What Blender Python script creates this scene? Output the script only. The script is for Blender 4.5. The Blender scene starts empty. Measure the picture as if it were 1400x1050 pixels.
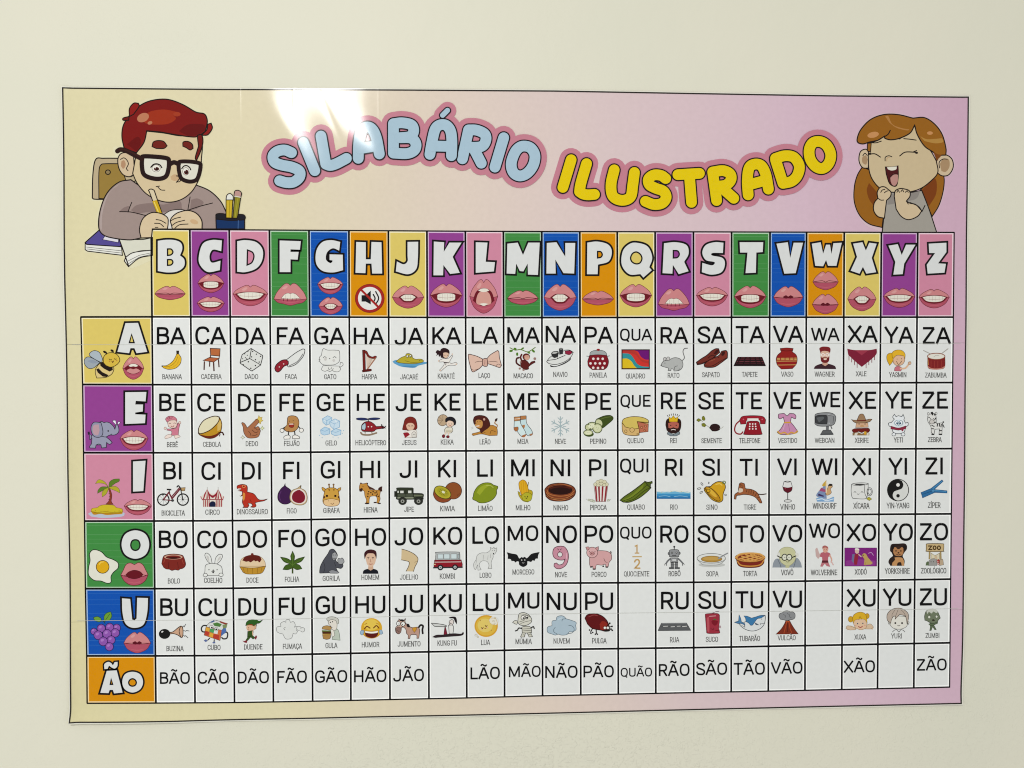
import bpy, math, random
import numpy as np
from mathutils import Matrix, Vector
from mathutils.geometry import tessellate_polygon

S = bpy.context.scene
COL = S.collection
random.seed(4)

# ------------------------------------------------------------------ camera
# metres; the wall is the plane y = 0, x to the right, z up. Poster centre at z = 1.45.
ZC = 1.45
FPX = 1050.0
A_, B_, C_ = (math.radians(v) for v in (-1.278, -2.16, 0.183))
T_ = np.array([0.0184, -0.0281, 1.0269])
def _rot(a, b, c):
    ca, sa, cb, sb, cc, sc = math.cos(a), math.sin(a), math.cos(b), math.sin(b), math.cos(c), math.sin(c)
    rx = np.array([[1, 0, 0], [0, ca, -sa], [0, sa, ca]])
    ry = np.array([[cb, 0, sb], [0, 1, 0], [-sb, 0, cb]])
    rz = np.array([[cc, -sc, 0], [sc, cc, 0], [0, 0, 1]])
    return rz @ ry @ rx
RM = _rot(A_, B_, C_)
CP = -RM.T @ T_                       # camera position in wall frame (x, up, depth)
def w3(v): return Vector((v[0], v[2], v[1]))
cam_d = bpy.data.cameras.new("camera")
cam = bpy.data.objects.new("camera", cam_d)
COL.objects.link(cam)
cam_d.sensor_width = 36.0
cam_d.lens = 36.0 * FPX / 1400.0
cam_d.clip_start = 0.01
cam_d.clip_end = 50
rt, up, fw = w3(RM[0]), w3(RM[1]), w3(RM[2])
M = Matrix((rt, up, -fw)).transposed().to_4x4()
M.translation = w3(CP) + Vector((0, 0, ZC))
cam.matrix_world = M
S.camera = cam

# ------------------------------------------------------------------ world and light
S.view_settings.view_transform = 'Standard'
S.view_settings.look = 'None'
S.view_settings.exposure = 0.0
S.view_settings.gamma = 1.0
S.cycles.filter_width = 1.1
wd = bpy.data.worlds.new("World")
S.world = wd
wd.use_nodes = True
bg = wd.node_tree.nodes["Background"]
bg.inputs[0].default_value = (1.0, 1.0, 0.985, 1)
bg.inputs[1].default_value = 0.655

def area(name, loc, target, sx, sy, power, color):
    d = bpy.data.lights.new(name, 'AREA')
    d.shape = 'RECTANGLE'; d.size = sx; d.size_y = sy
    d.energy = power; d.color = color
    o = bpy.data.objects.new(name, d)
    o.location = loc
    o.rotation_euler = (Vector(target) - Vector(loc)).to_track_quat('-Z', 'Y').to_euler()
    COL.objects.link(o)
    return o
# the ceiling lamp of the room, up and to the left behind the photographer
area("ceiling_lamp", (-0.70, -2.15, ZC + 1.20), (0.0, 0, ZC - 2.3), 0.27, 0.17, 26, (1.0, 0.99, 0.95))
# added soft fill from the low left, evens out the wall brightness
area("left_fill_light", (-2.3, -1.5, ZC - 1.15), (0.1, 0, ZC - 0.3), 1.0, 0.6, 6, (0.99, 1.0, 0.97))

# ------------------------------------------------------------------ photo pixel <-> wall plane
def P(px, py):
    d = RM.T @ np.array([(px - 700) / FPX, (525 - py) / FPX, 1.0])
    t = -CP[2] / d[2]
    return CP[0] + t * d[0], CP[1] + t * d[1] + ZC
def PA(pts):
    a = np.asarray(pts, float).reshape(-1, 2)
    d = np.c_[(a[:, 0] - 700) / FPX, (525 - a[:, 1]) / FPX, np.ones(len(a))] @ RM
    t = -CP[2] / d[:, 2]
    return np.c_[CP[0] + t * d[:, 0], CP[1] + t * d[:, 1] + ZC]

def lin(c):
    return tuple((v / 12.92 if v <= 0.04045 else ((v + 0.055) / 1.055) ** 2.4) for v in c)
def hexc(h):
    if len(h) == 3: h = h[0] * 2 + h[1] * 2 + h[2] * 2
    return lin([int(h[i:i + 2], 16) / 255 for i in (0, 2, 4)])

# ------------------------------------------------------------------ nodes
def nodes(m):
    m.use_nodes = True
    nt = m.node_tree
    return nt, nt.nodes, nt.links, nt.nodes["Principled BSDF"]
def mth(nt, op, a, b=None, c=None):
    n = nt.nodes.new("ShaderNodeMath"); n.operation = op
    for i, v in enumerate((a, b, c)):
        if v is None: continue
        if isinstance(v, (int, float)): n.inputs[i].default_value = v
        else: nt.links.new(v, n.inputs[i])
    return n.outputs[0]
def relief_height(nt):
    """gentle buckling of the laminated paper, in metres, from the position on the wall"""
    pos = nt.nodes.new("ShaderNodeNewGeometry").outputs["Position"]
    sep = nt.nodes.new("ShaderNodeSeparateXYZ"); nt.links.new(pos, sep.inputs[0])
    X, Z = sep.outputs[0], sep.outputs[2]
    def bump(px, py, sx, sy, ang, amp):
        x0, z0 = P(px, py)
        ca, sa = math.cos(math.radians(ang)), math.sin(math.radians(ang))
        dx = mth(nt, 'SUBTRACT', X, x0); dz = mth(nt, 'SUBTRACT', Z, z0)
        u = mth(nt, 'ADD', mth(nt, 'MULTIPLY', dx, ca / sx), mth(nt, 'MULTIPLY', dz, sa / sx))
        v = mth(nt, 'ADD', mth(nt, 'MULTIPLY', dx, -sa / sy), mth(nt, 'MULTIPLY', dz, ca / sy))
        r = mth(nt, 'ADD', mth(nt, 'MULTIPLY', u, u), mth(nt, 'MULTIPLY', v, v))
        return mth(nt, 'MULTIPLY', mth(nt, 'EXPONENT', mth(nt, 'MULTIPLY', r, -1.0)), amp)
    h = None
    for b in BUCKLES:
        g = bump(*b)
        h = g if h is None else mth(nt, 'ADD', h, g)
    def noise(scale, amp, detail=2, sc3=(1, 1, 1)):
        mp = nt.nodes.new("ShaderNodeMapping"); mp.inputs['Scale'].default_value = sc3
        nt.links.new(pos, mp.inputs[0])
        n = nt.nodes.new("ShaderNodeTexNoise"); n.inputs['Scale'].default_value = scale
        n.inputs['Detail'].default_value = detail
        nt.links.new(mp.outputs[0], n.inputs['Vector'])
        return mth(nt, 'MULTIPLY', mth(nt, 'SUBTRACT', n.outputs[0], 0.5), amp)
    h = mth(nt, 'ADD', h, noise(5.0, 0.0012))
    h = mth(nt, 'ADD', h, noise(34.0, 0.00012, 1, (1, 1, 0.35)))
    h = mth(nt, 'ADD', h, noise(900.0, 0.000004, 2))
    return h, pos, sep
# px, py, radius along (m), radius across (m), turn, height (m)
BUCKLES = [
    (426, 238, 0.090, 0.020, -60, 0.0016),
    (520, 228, 0.070, 0.042, -60, 0.0034),
    (447, 150, 0.045, 0.0045, -66, -0.00012),
    (640, 150, 0.020, 0.020, 0, 0.0002),
    (1107, 440, 0.300, 0.006, 90, 0.00030),
    (328, 140, 0.045, 0.0016, 90, 0.00007),
    (590, 150, 0.040, 0.0016, 90, 0.00004),
    (518, 150, 0.030, 0.0016, 90, 0.000025),
    (401, 150, 0.030, 0.0016, 90, 0.00003),
]
def paper_surface(m, color_socket_maker):
    nt, N, L, bs = nodes(m)
    h, pos, sep = relief_height(nt)
    b = N.new("ShaderNodeBump"); b.inputs['Distance'].default_value = 1.0; b.inputs['Strength'].default_value = 1.0
    L.new(h, b.inputs['Height']); L.new(b.outputs[0], bs.inputs['Normal'])
    col = color_socket_maker(nt, pos, sep)
    # print mottle
    n = N.new("ShaderNodeTexNoise"); n.inputs['Scale'].default_value = 160; n.inputs['Detail'].default_value = 3
    L.new(pos, n.inputs['Vector'])
    f = mth(nt, 'ADD', mth(nt, 'MULTIPLY', n.outputs[0], 0.10), 0.95)
    vm = N.new("ShaderNodeVectorMath"); vm.operation = 'SCALE'
    L.new(col, vm.inputs[0]); L.new(f, vm.inputs['Scale'])
    L.new(vm.outputs[0], bs.inputs['Base Color'])
    bs.inputs['Roughness'].default_value = 0.13
    bs.inputs['Specular IOR Level'].default_value = 0.13
    return m
def ink_col(nt, pos, sep):
    a = nt.nodes.new("ShaderNodeAttribute"); a.attribute_name = "ink"
    return a.outputs['Color']
INK = paper_surface(bpy.data.materials.new("printed_ink_under_gloss_laminate"), ink_col)
def grad_col(nt, pos, sep):
    x = mth(nt, 'ADD', sep.outputs[0], mth(nt, 'MULTIPLY', mth(nt, 'SUBTRACT', sep.outputs[2], ZC), 0.18))
    n = nt.nodes.new("ShaderNodeTexNoise"); n.inputs['Scale'].default_value = 2.2; n.inputs['Detail'].default_value = 1
    nt.links.new(pos, n.inputs['Vector'])
    x = mth(nt, 'ADD', x, mth(nt, 'MULTIPLY', mth(nt, 'SUBTRACT', n.outputs[0], .5), 0.25))
    t = mth(nt, 'ADD', mth(nt, 'MULTIPLY', x, 1 / 1.36), 0.5)
    r = nt.nodes.new("ShaderNodeValToRGB")
    stops = [(0.0, 'd8d0a4'), (0.2, 'dcd4ae'), (0.36, 'dcd0b8'), (0.5, 'dcccc0'), (0.62, 'd8c4c4'), (0.8, 'd4b8c6'), (1.0, 'cca8bc')]
    el = r.color_ramp.elements
    while len(el) < len(stops): el.new(0.5)
    for e, (p_, h_) in zip(el, stops):
        e.position = p_; e.color = (*hexc(h_), 1)
    nt.links.new(t, r.inputs[0])
    return r.outputs[0]
GRAD = paper_surface(bpy.data.materials.new("poster_paper_yellow_to_pink"), grad_col)

def wall_material():
    m = bpy.data.materials.new("cream_wall_paint")
    nt, N, L, bs = nodes(m)
    pos = N.new("ShaderNodeNewGeometry").outputs["Position"]
    def noise(scale, detail=4, rough=0.55, dist=0.0):
        n = N.new("ShaderNodeTexNoise"); n.inputs['Scale'].default_value = scale
        n.inputs['Detail'].default_value = detail; n.inputs['Roughness'].default_value = rough
        n.inputs['Distortion'].default_value = dist
        L.new(pos, n.inputs['Vector']); return n.outputs[0]
    big = noise(3.0, 2)
    rp = N.new("ShaderNodeValToRGB")
    rp.color_ramp.elements[0].position = 0.3; rp.color_ramp.elements[0].color = (*hexc('dbdac8'), 1)
    rp.color_ramp.elements[1].position = 0.7; rp.color_ramp.elements[1].color = (*hexc('dfdcca'), 1)
    L.new(big, rp.inputs[0])
    sp = noise(140, 2)   # sparse tiny pits
    pit = mth(nt, 'GREATER_THAN', sp, 0.80)
    mx = N.new("ShaderNodeMix"); mx.data_type = 'RGBA'
    L.new(mth(nt, 'MULTIPLY', pit, 0.35), mx.inputs[0]); L.new(rp.outputs[0], mx.inputs[6])
    mx.inputs[7].default_value = (*hexc('9a977f'), 1)
    L.new(mx.outputs[2], bs.inputs['Base Color'])
    bs.inputs['Roughness'].default_value = 0.5
    bs.inputs['Specular IOR Level'].default_value = 0.25
    # the trowelled plaster is coarser in a patch under the poster
    sep = N.new("ShaderNodeSeparateXYZ"); L.new(pos, sep.inputs[0])
    def blob(px, py, sx, sz):
        x0, z0 = P(px, py)
        u = mth(nt, 'MULTIPLY', mth(nt, 'SUBTRACT', sep.outputs[0], x0), 1 / sx)
        v = mth(nt, 'MULTIPLY', mth(nt, 'SUBTRACT', sep.outputs[2], z0), 1 / sz)
        r = mth(nt, 'ADD', mth(nt, 'MULTIPLY', u, u), mth(nt, 'MULTIPLY', v, v))
        return mth(nt, 'EXPONENT', mth(nt, 'MULTIPLY', r, -1.0))
    mask = mth(nt, 'MULTIPLY', mth(nt, 'MAXIMUM', mth(nt, 'SUBTRACT', noise(5.0, 2), 0.45), 0), 1.2)
    mask = mth(nt, 'ADD', mask, 0.05)
    mask = mth(nt, 'ADD', mask, mth(nt, 'MULTIPLY', blob(760, 1060, 0.40, 0.11), 1.25))
    mask = mth(nt, 'ADD', mask, mth(nt, 'MULTIPLY', blob(1330, 1010, 0.15, 0.12), 0.4))
    rough = mth(nt, 'MULTIPLY', mth(nt, 'MULTIPLY', mth(nt, 'MAXIMUM', mth(nt, 'SUBTRACT', noise(190, 3, 0.6, 1.2), 0.50), 0), 0.0021), mask)
    h = mth(nt, 'ADD', rough, mth(nt, 'MULTIPLY', noise(14, 3), 0.0022))
    h = mth(nt, 'ADD', h, mth(nt, 'MULTIPLY', noise(500, 2), 0.00008))
    b = N.new("ShaderNodeBump"); b.inputs['Distance'].default_value = 1.0; b.inputs['Strength'].default_value = 0.8
    L.new(h, b.inputs['Height']); L.new(b.outputs[0], bs.inputs['Normal'])
    return m

# ------------------------------------------------------------------ object helpers
def empty(name, loc, parent=None):
    o = bpy.data.objects.new(name, None); COL.objects.link(o)
    o.empty_display_size = 0.02
    if parent: o.parent = parent
    o.location = loc
    return o
WORLD_LOC = {}
STEP = 5e-6

class Ink:
    """flat printed shapes, stacked a few hundredths of a millimetre apart"""
    def __init__(s, level=10):
        s.v = []; s.f = []; s.c = []; s.lv = level
    def add_xy(s, pts, faces, col, dz=None):
        """pts are photo pixels"""
        b = len(s.v)
        q = PA(pts)
        y = -s.lv * STEP
        for i, (x, z) in enumerate(q):
            s.v.append((x, y - (dz[i] if dz is not None else 0.0), z))
        for f in faces:
            s.f.append(tuple(b + i for i in f)); s.c.append(col)
        s.lv += 1
    def build(s, name, parent, label=None, mat=None, keep=None):
        if not s.v: return None
        v = np.array(s.v)
        org = Vector(((v[:, 0].min() + v[:, 0].max()) / 2, 0, (v[:, 2].min() + v[:, 2].max()) / 2))
        v = v - np.array(org)
        # faces look at the room (-y)
        fs = []
        for f in s.f:
            a, b_, c_ = v[f[0]], v[f[1]], v[f[2]]
            ny = (b_[2] - a[2]) * (c_[0] - a[0]) - (b_[0] - a[0]) * (c_[2] - a[2])
            fs.append(f if ny < 0 else f[::-1])
        me = bpy.data.meshes.new(name)
        me.from_pydata(v.tolist(), [], fs)
        at = me.color_attributes.new("ink", 'FLOAT_COLOR', 'CORNER')
        buf = np.empty((len(me.loops), 4), np.float32)
        k = 0
        for f, c in zip(fs, s.c):
            n = len(f); buf[k:k + n, :3] = c; buf[k:k + n, 3] = 1; k += n
        at.data.foreach_set("color", buf.ravel())
        me.materials.append(mat or INK)
        o = bpy.data.objects.new(name, me); COL.objects.link(o)
        if parent is not None:
            o.parent = parent
            o.location = org - WORLD_LOC.get(parent.name, Vector((0, 0, 0)))
        else:
            o.location = org
        WORLD_LOC[o.name] = org.copy()
        if label: o['label'] = label
        return o

def catmull(pts, n=6):
    """open run through all pts"""
    p = np.asarray(pts, float)
    if len(p) < 3: return [tuple(q) for q in p]
    e = np.vstack([2 * p[0] - p[1], p, 2 * p[-1] - p[-2]])
    out = []
    for i in range(1, len(e) - 2):
        a, b, c, d = e[i - 1], e[i], e[i + 1], e[i + 2]
        for k in range(n):
            t = k / n
            out.append(tuple(0.5 * ((2 * b) + (-a + c) * t + (2 * a - 5 * b + 4 * c - d) * t * t + (-a + 3 * b - 3 * c + d) * t ** 3)))
    out.append(tuple(p[-1]))
    return out
def smooth_closed(pts, cor, n=6):
    m = len(pts)
    ci = [i for i in range(m) if cor[i]]
    if not ci:
        q = [pts[-1]] + list(pts) + [pts[0], pts[1]]
        p = np.asarray(q, float); out = []
        for i in range(1, len(p) - 2):
            a, b, c, d = p[i - 1], p[i], p[i + 1], p[i + 2]
            for k in range(n):
                t = k / n
                out.append(tuple(0.5 * ((2 * b) + (-a + c) * t + (2 * a - 5 * b + 4 * c - d) * t * t + (-a + 3 * b - 3 * c + d) * t ** 3)))
        return out
    out = []
    for j, i0 in enumerate(ci):
        i1 = ci[(j + 1) % len(ci)]
        if i1 <= i0: i1 += m
        run = [pts[i % m] for i in range(i0, i1 + 1)]
        out += catmull(run, n)[:-1]
    return out
def smooth_open(pts, cor, n=6):
    out = []; run = [pts[0]]
    for i in range(1, len(pts)):
        run.append(pts[i])
        if cor[i] or i == len(pts) - 1:
            r = catmull(run, n)
            out += r if not out else r[1:]
            run = [pts[i]]
    return out
def ribbon(ink, pts, w, col, closed=False, cap='butt'):
    p = [np.array(pts[0], float)]
    for q in pts[1:]:
        q = np.array(q, float)
        if np.hypot(*(q - p[-1])) > 1e-4: p.append(q)
    if closed and len(p) > 2 and np.hypot(*(p[0] - p[-1])) < 1e-4: p.pop()
    n = len(p)
    if n < 2: return
    h = w / 2
    V = []
    for i in range(n):
        if closed: a, b = p[i] - p[i - 1], p[(i + 1) % n] - p[i]
        else:
            a = p[i] - p[i - 1] if i else p[1] - p[0]
            b = p[i + 1] - p[i] if i < n - 1 else p[-1] - p[-2]
        a = a / np.hypot(*a); b = b / np.hypot(*b)
        na, nb = np.array([-a[1], a[0]]), np.array([-b[1], b[0]])
        mm = na + nb; l = np.hypot(*mm)
        mm = na if l < 0.2 else mm / l
        k = 1 / max(0.5, float(mm @ na))
        V += [p[i] + mm * h * k, p[i] - mm * h * k]
    F = []
    for i in range(n if closed else n - 1):
        j = (i + 1) % n
        F += [(2 * i, 2 * i + 1, 2 * j + 1), (2 * i, 2 * j + 1, 2 * j)]
    ez = 0.0
    dz = [ez * (i // 2) for i in range(len(V))]
    if cap == 'round' and not closed:
        for e, d in ((0, p[0] - p[1]), (n - 1, p[-1] - p[-2])):
            d = d / np.hypot(*d); ang = math.atan2(d[1], d[0])
            b = len(V); V.append(p[e]); dz.append(ez * n)
            for k in range(9):
                t = ang - math.pi / 2 + math.pi * k / 8
                V.append(p[e] + h * np.array([math.cos(t), math.sin(t)])); dz.append(ez * n)
            F += [(b, b + 1 + k, b + 2 + k) for k in range(8)]
    ink.add_xy(V, F, col, dz)
def broad(ink, pts, w, col, closed=False):
    """a wide round-ended stroke as a chain of capsules, each a hair above the last"""
    p = [np.array(pts[0], float)]
    for q in pts[1:]:
        q = np.array(q, float)
        if np.hypot(*(q - p[-1])) > 0.3: p.append(q)
    if closed: p.append(p[0])
    h = w / 2
    for k in range(len(p) - 1):
        a, b = p[k], p[k + 1]
        d = b - a; ang = math.atan2(d[1], d[0])
        V = [b + h * np.array([math.cos(ang - math.pi / 2 + math.pi * i / 9), math.sin(ang - math.pi / 2 + math.pi * i / 9)]) for i in range(10)]
        V += [a + h * np.array([math.cos(ang + math.pi / 2 + math.pi * i / 9), math.sin(ang + math.pi / 2 + math.pi * i / 9)]) for i in range(10)]
        n = len(V)
        V.append((a + b) / 2)
        ink.add_xy(V, [(n, i, (i + 1) % n) for i in range(n)], col)
        ink.lv -= 0.4
def fill(ink, pts, col):
    q = [pts[0]]
    for a in pts[1:]:
        if abs(a[0] - q[-1][0]) + abs(a[1] - q[-1][1]) > 1e-4: q.append(a)
    if len(q) < 3: return
    t = tessellate_polygon([[Vector((a[0], a[1], 0)) for a in q]])
    ink.add_xy(q, t, col)
def ell(cx, cy, rx, ry, rot=0, n=20):
    c, s_ = math.cos(math.radians(rot)), math.sin(math.radians(rot))
    out = []
    for k in range(n):
        t = 2 * math.pi * k / n
        x, y = rx * math.cos(t), ry * math.sin(t)
        out.append((cx + x * c - y * s_, cy + x * s_ + y * c))
    return out
FR = {'a0': (210, 430, 5.386), 'a1': (420, 430, 5.386), 'a2': (630, 430, 5.386), 'a3': (840, 430, 5.386), 'a4': (1050, 430, 5.385),
      'i0': (210, 618, 5.768), 'i1': (420, 618, 5.768), 'i2': (630, 618, 5.768), 'i3': (840, 618, 5.768), 'i4': (1050, 618, 5.385),
      'u0': (210, 795, 6.0), 'u1': (420, 795, 6.0), 'u2': (630, 795, 6.0), 'u3': (840, 795, 6.0), 'u4': (1050, 795, 5.0),
      'v0': (100, 425, 5.25), 'v1': (100, 610, 5.25), 'v2': (90, 790, 5.0),
      'h0': (200, 305, 4.118), 'h1': (530, 305, 4.118), 'h2': (840, 305, 2.979),
      'boy': (80, 110, 3.89), 'girl': (1140, 120, 5.0), 't0': (340, 110, 3.333), 't1': (740, 140, 3.333), 'px': (0, 0, 1.0)}
def draw(ink, frame, text):
    """one shape per line: kind colour [outline] [width] | x y x y! ...   (! = sharp corner)"""
    ox, oy, sc = FR[frame]
    LW = 1.32 if frame in ('boy', 'girl') else 1.15
    for line in text.replace(';', '\n').split('\n'):
        line = line.strip()
        if not line: continue
        head, body = line.split('|')
        hd = head.split(); kind = hd[0]
        toks = body.replace(',', ' ').split()
        cor = []; num = []
        for i, t in enumerate(toks):
            if t.endswith('!'): num.append(float(t[:-1])); 
            else: num.append(float(t))
            if i % 2: cor.append(t.endswith('!'))
        if kind in 'ed':
            pass
        pts = [(ox + num[i] / sc, oy + num[i + 1] / sc) for i in range(0, len(num) - 1, 2)]
        if kind == 'e':
            for k in range(0, len(num), 5):
                q = ell(ox + num[k] / sc, oy + num[k + 1] / sc, num[k + 2] / sc, num[k + 3] / sc, num[k + 4], 28 if num[k + 2] / sc > 8 else 18)
                if hd[1] != '-': fill(ink, q, hexc(hd[1]))
                if len(hd) > 2: ribbon(ink, q, (float(hd[3]) if len(hd) > 3 else .7) * LW, hexc(hd[2]), True)
        elif kind == 'd':
            r = float(hd[2])
            for x, y in pts: fill(ink, ell(x, y, r, r, 0, 12), hexc(hd[1]))
        elif kind == 'r':
            (x0, y0), (x1, y1) = pts
            q = [(x0, y0), (x1, y0), (x1, y1), (x0, y1)]
            if hd[1] != '-': fill(ink, q, hexc(hd[1]))
            if len(hd) > 2: ribbon(ink, q, (float(hd[3]) if len(hd) > 3 else .7) * LW, hexc(hd[2]), True)
        elif kind in 'ps':
            q = pts if kind == 'p' else smooth_closed(pts, cor, 6)
            if hd[1] != '-': fill(ink, q, hexc(hd[1]))
            if len(hd) > 2: ribbon(ink, q, (float(hd[3]) if len(hd) > 3 else .7) * LW, hexc(hd[2]), True)
        elif kind == 'o':      # outline below what follows
            q = smooth_closed(pts, cor, 6)
            ribbon(ink, q, float(hd[2]), hexc(hd[1]), True)
        elif kind == 'w':      # block letter: black edge under white fill
            q = smooth_closed(pts, cor, 6)
            ribbon(ink, q, float(hd[3]), hexc(hd[2]), True); fill(ink, q, hexc(hd[1]))
        elif kind == 'l':
            ribbon(ink, pts, float(hd[2]), hexc(hd[1]))
        elif kind == 'c':
            ribbon(ink, smooth_open(pts, cor, 6), float(hd[2]) * LW, hexc(hd[1]), False, 'round')
        else:
            raise ValueError(line)

# ------------------------------------------------------------------ plain sans lettering (cap height 100)
GL = {
 'A': (91.8, ["6,0! 44.5,98!", "85.8,0! 47.3,98!", "21,35! 71,35!"]),
 'B': (87.6, ["18,0! 18,100!", "18,93.5! 44,93.5! 62,91 70,83 72,74 70,63 61,56 44,53.5! 18,53.5!", "44,53.5! 64,50 74,41 76,29 73,17 63,9 44,6.5! 18,6.5!"]),
 'C': (91.6, ["81,69! 77,83 65,92.5 48,95 31,91 19,77 15,58 15,42 19,23 31,9 48,5 65,8 77,17 81,31!"]),
 'D': (92.2, ["18,0! 18,100!", "18,93.5! 40,93.5! 60,89 73,75 78,58 78,42 73,25 60,11 40,6.5! 18,6.5!"]),
 'E': (80, ["18,0! 18,100!", "18,93.5! 75,93.5!", "18,52! 67,52!", "18,6.5! 75,6.5!"]),
 'F': (77.7, ["18,0! 18,100!", "18,93.5! 74,93.5!", "18,49! 66,49!"]),
 'G': (95.8, ["82,71! 77,84 65,93 49,95 31,91 19,77 15,58 15,42 19,23 32,9 51,5 66,8 78,13 83,20! 83,45! 49,45!"]),
 'H': (100.3, ["18,0! 18,100!", "82,0! 82,100!", "18,52! 82,52!"]),
 'I': (38.3, ["19.2,0! 19.2,100!"]),
 'J': (77.6, ["8,28! 12,13 23,6 36,5 50,9 58,19 60,32! 60,100!"]),
 'K': (88.1, ["18,0! 18,100!", "78,100! 20,38!", "38,54! 80,0!"]),
 'L': (75.7, ["18,0! 18,100!", "18,6.5! 73,6.5!"]),
 'M': (122.8, ["18,0! 18,100!", "104.8,0! 104.8,100!", "19,98! 61.4,6!", "103.8,98! 61.4,6!"]),
 'N': (100.3, ["18,0! 18,100!", "82,0! 82,100!", "19,97! 81,3!"]),
 'O': (96.7, ["48.3,95 31,91 19,78 14.5,58 14.5,42 19,22 31,9 48.3,5 65.6,9 77.6,22 82,42 82,58 77.6,78 65.6,91 48.3,95!"]),
 'P': (88.7, ["18,0! 18,100!", "18,93.5! 48,93.5! 66,90 75,80 77,68 75,56 66,46 48,42.5! 18,42.5!"]),
 'Q': (96.7, ["48.3,95 31,91 19,78 14.5,58 14.5,42 19,22 31,9 48.3,5 65.6,9 77.6,22 82,42 82,58 77.6,78 65.6,91 48.3,95!", "57,12! 82,-10!"]),
 'R': (86.6, ["18,0! 18,100!", "18,93.5! 44,93.5! 62,91 71,82 73,70 71,58 62,48 44,45! 18,45!", "48,46! 77,0!"]),
 'S': (83.4, ["74,71! 70,85 58,94 42,95 26,92 16,82 15,72 20,62 35,54 55,46 69,38 74,27 71,14 59,6 43,5 26,8 15,17 11,30!"]),
 'T': (83.9, ["42,0! 42,100!", "4,93.5! 80,93.5!"]),
 'U': (91.2, ["15,100! 15,34! 17,18 28,8 45.6,5 63,8 74,18 76,34! 76,100!"]),
 'V': (89.4, ["6,100! 43.5,3!", "83.4,100! 45.9,3!"]),
 'W': (124.8, ["6,100! 33,3!", "62,98! 36,3!", "62.8,98! 89,3!", "118.8,100! 92,3!"]),
 'X': (88.2, ["7,100! 81,0!", "81,100! 7,0!"]),
 'Y': (84.5, ["5,100! 42,42!", "79.5,100! 42.5,42!", "42.2,46! 42.2,0!"]),
 'Z': (84.2, ["9,93.5! 76,93.5!", "74,93! 12,8!", "8,6.5! 79,6.5!"]),
 ' ': (36, []), '-': (50, ["8,40! 42,40!"]),
 '1': (76, ["16,80! 46,95! 46,4!", "14,5! 74,5!"]), '2': (76, ["10,72! 14,88 30,95 46,94 60,86 64,73 58,57 40,38 10,6! 70,6!"]),
}
ACC = {'Ã': ('A', "22,111! 30,121 40,120 52,112 62,111 70,122!"), 'Á': ('A', "42,108! 56,124!"), 'Ê': ('E', "30,108! 44,122! 58,108!"),
       'É': ('E', "40,108! 54,124!"), 'Ú': ('U', "42,108! 56,124!"), 'Ó': ('O', "44,108! 58,124!"), 'Ô': ('O', "34,108! 48,122! 62,108!"),
       'Í': ('I', "16,108! 28,124!"), 'Ç': ('C', "50,0! 54,-10 50,-20 40,-20!")}
def parse(sp):
    pts = []; cor = []
    for t in sp.split():
        c = t.endswith('!'); x, y = t.rstrip('!').split(',')
        pts.append((float(x), float(y))); cor.append(c)
    return pts, cor
def text_width(txt):
    return sum(GL[ACC[c][0] if c in ACC else c][0] for c in txt)
def text(ink, txt, x, base, cap, col, stem=13.2, sx=1.0, slope=0.0, rnd='butt', lift=0.0):
    """x, base in photo pixels: left bearing edge and baseline"""
    k = cap / 100.0
    cx = x
    for ch in txt:
        b, acc = ACC[ch] if ch in ACC else (ch, None)
        wd_, st = GL[b]
        st = list(st) + ([acc] if acc else [])
        for j, sp in enumerate(st):
            pts, cor = parse(sp)
            q = smooth_open(pts, cor, 4)
            q = [(cx + a[0] * k * sx, base - a[1] * k + (cx + a[0] * k * sx - x) * slope + lift) for a in q]
            ribbon(ink, q, stem * k * (0.85 if (acc and j == len(st) - 1) else 1), col, False, rnd)
        cx += wd_ * k * sx
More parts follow.
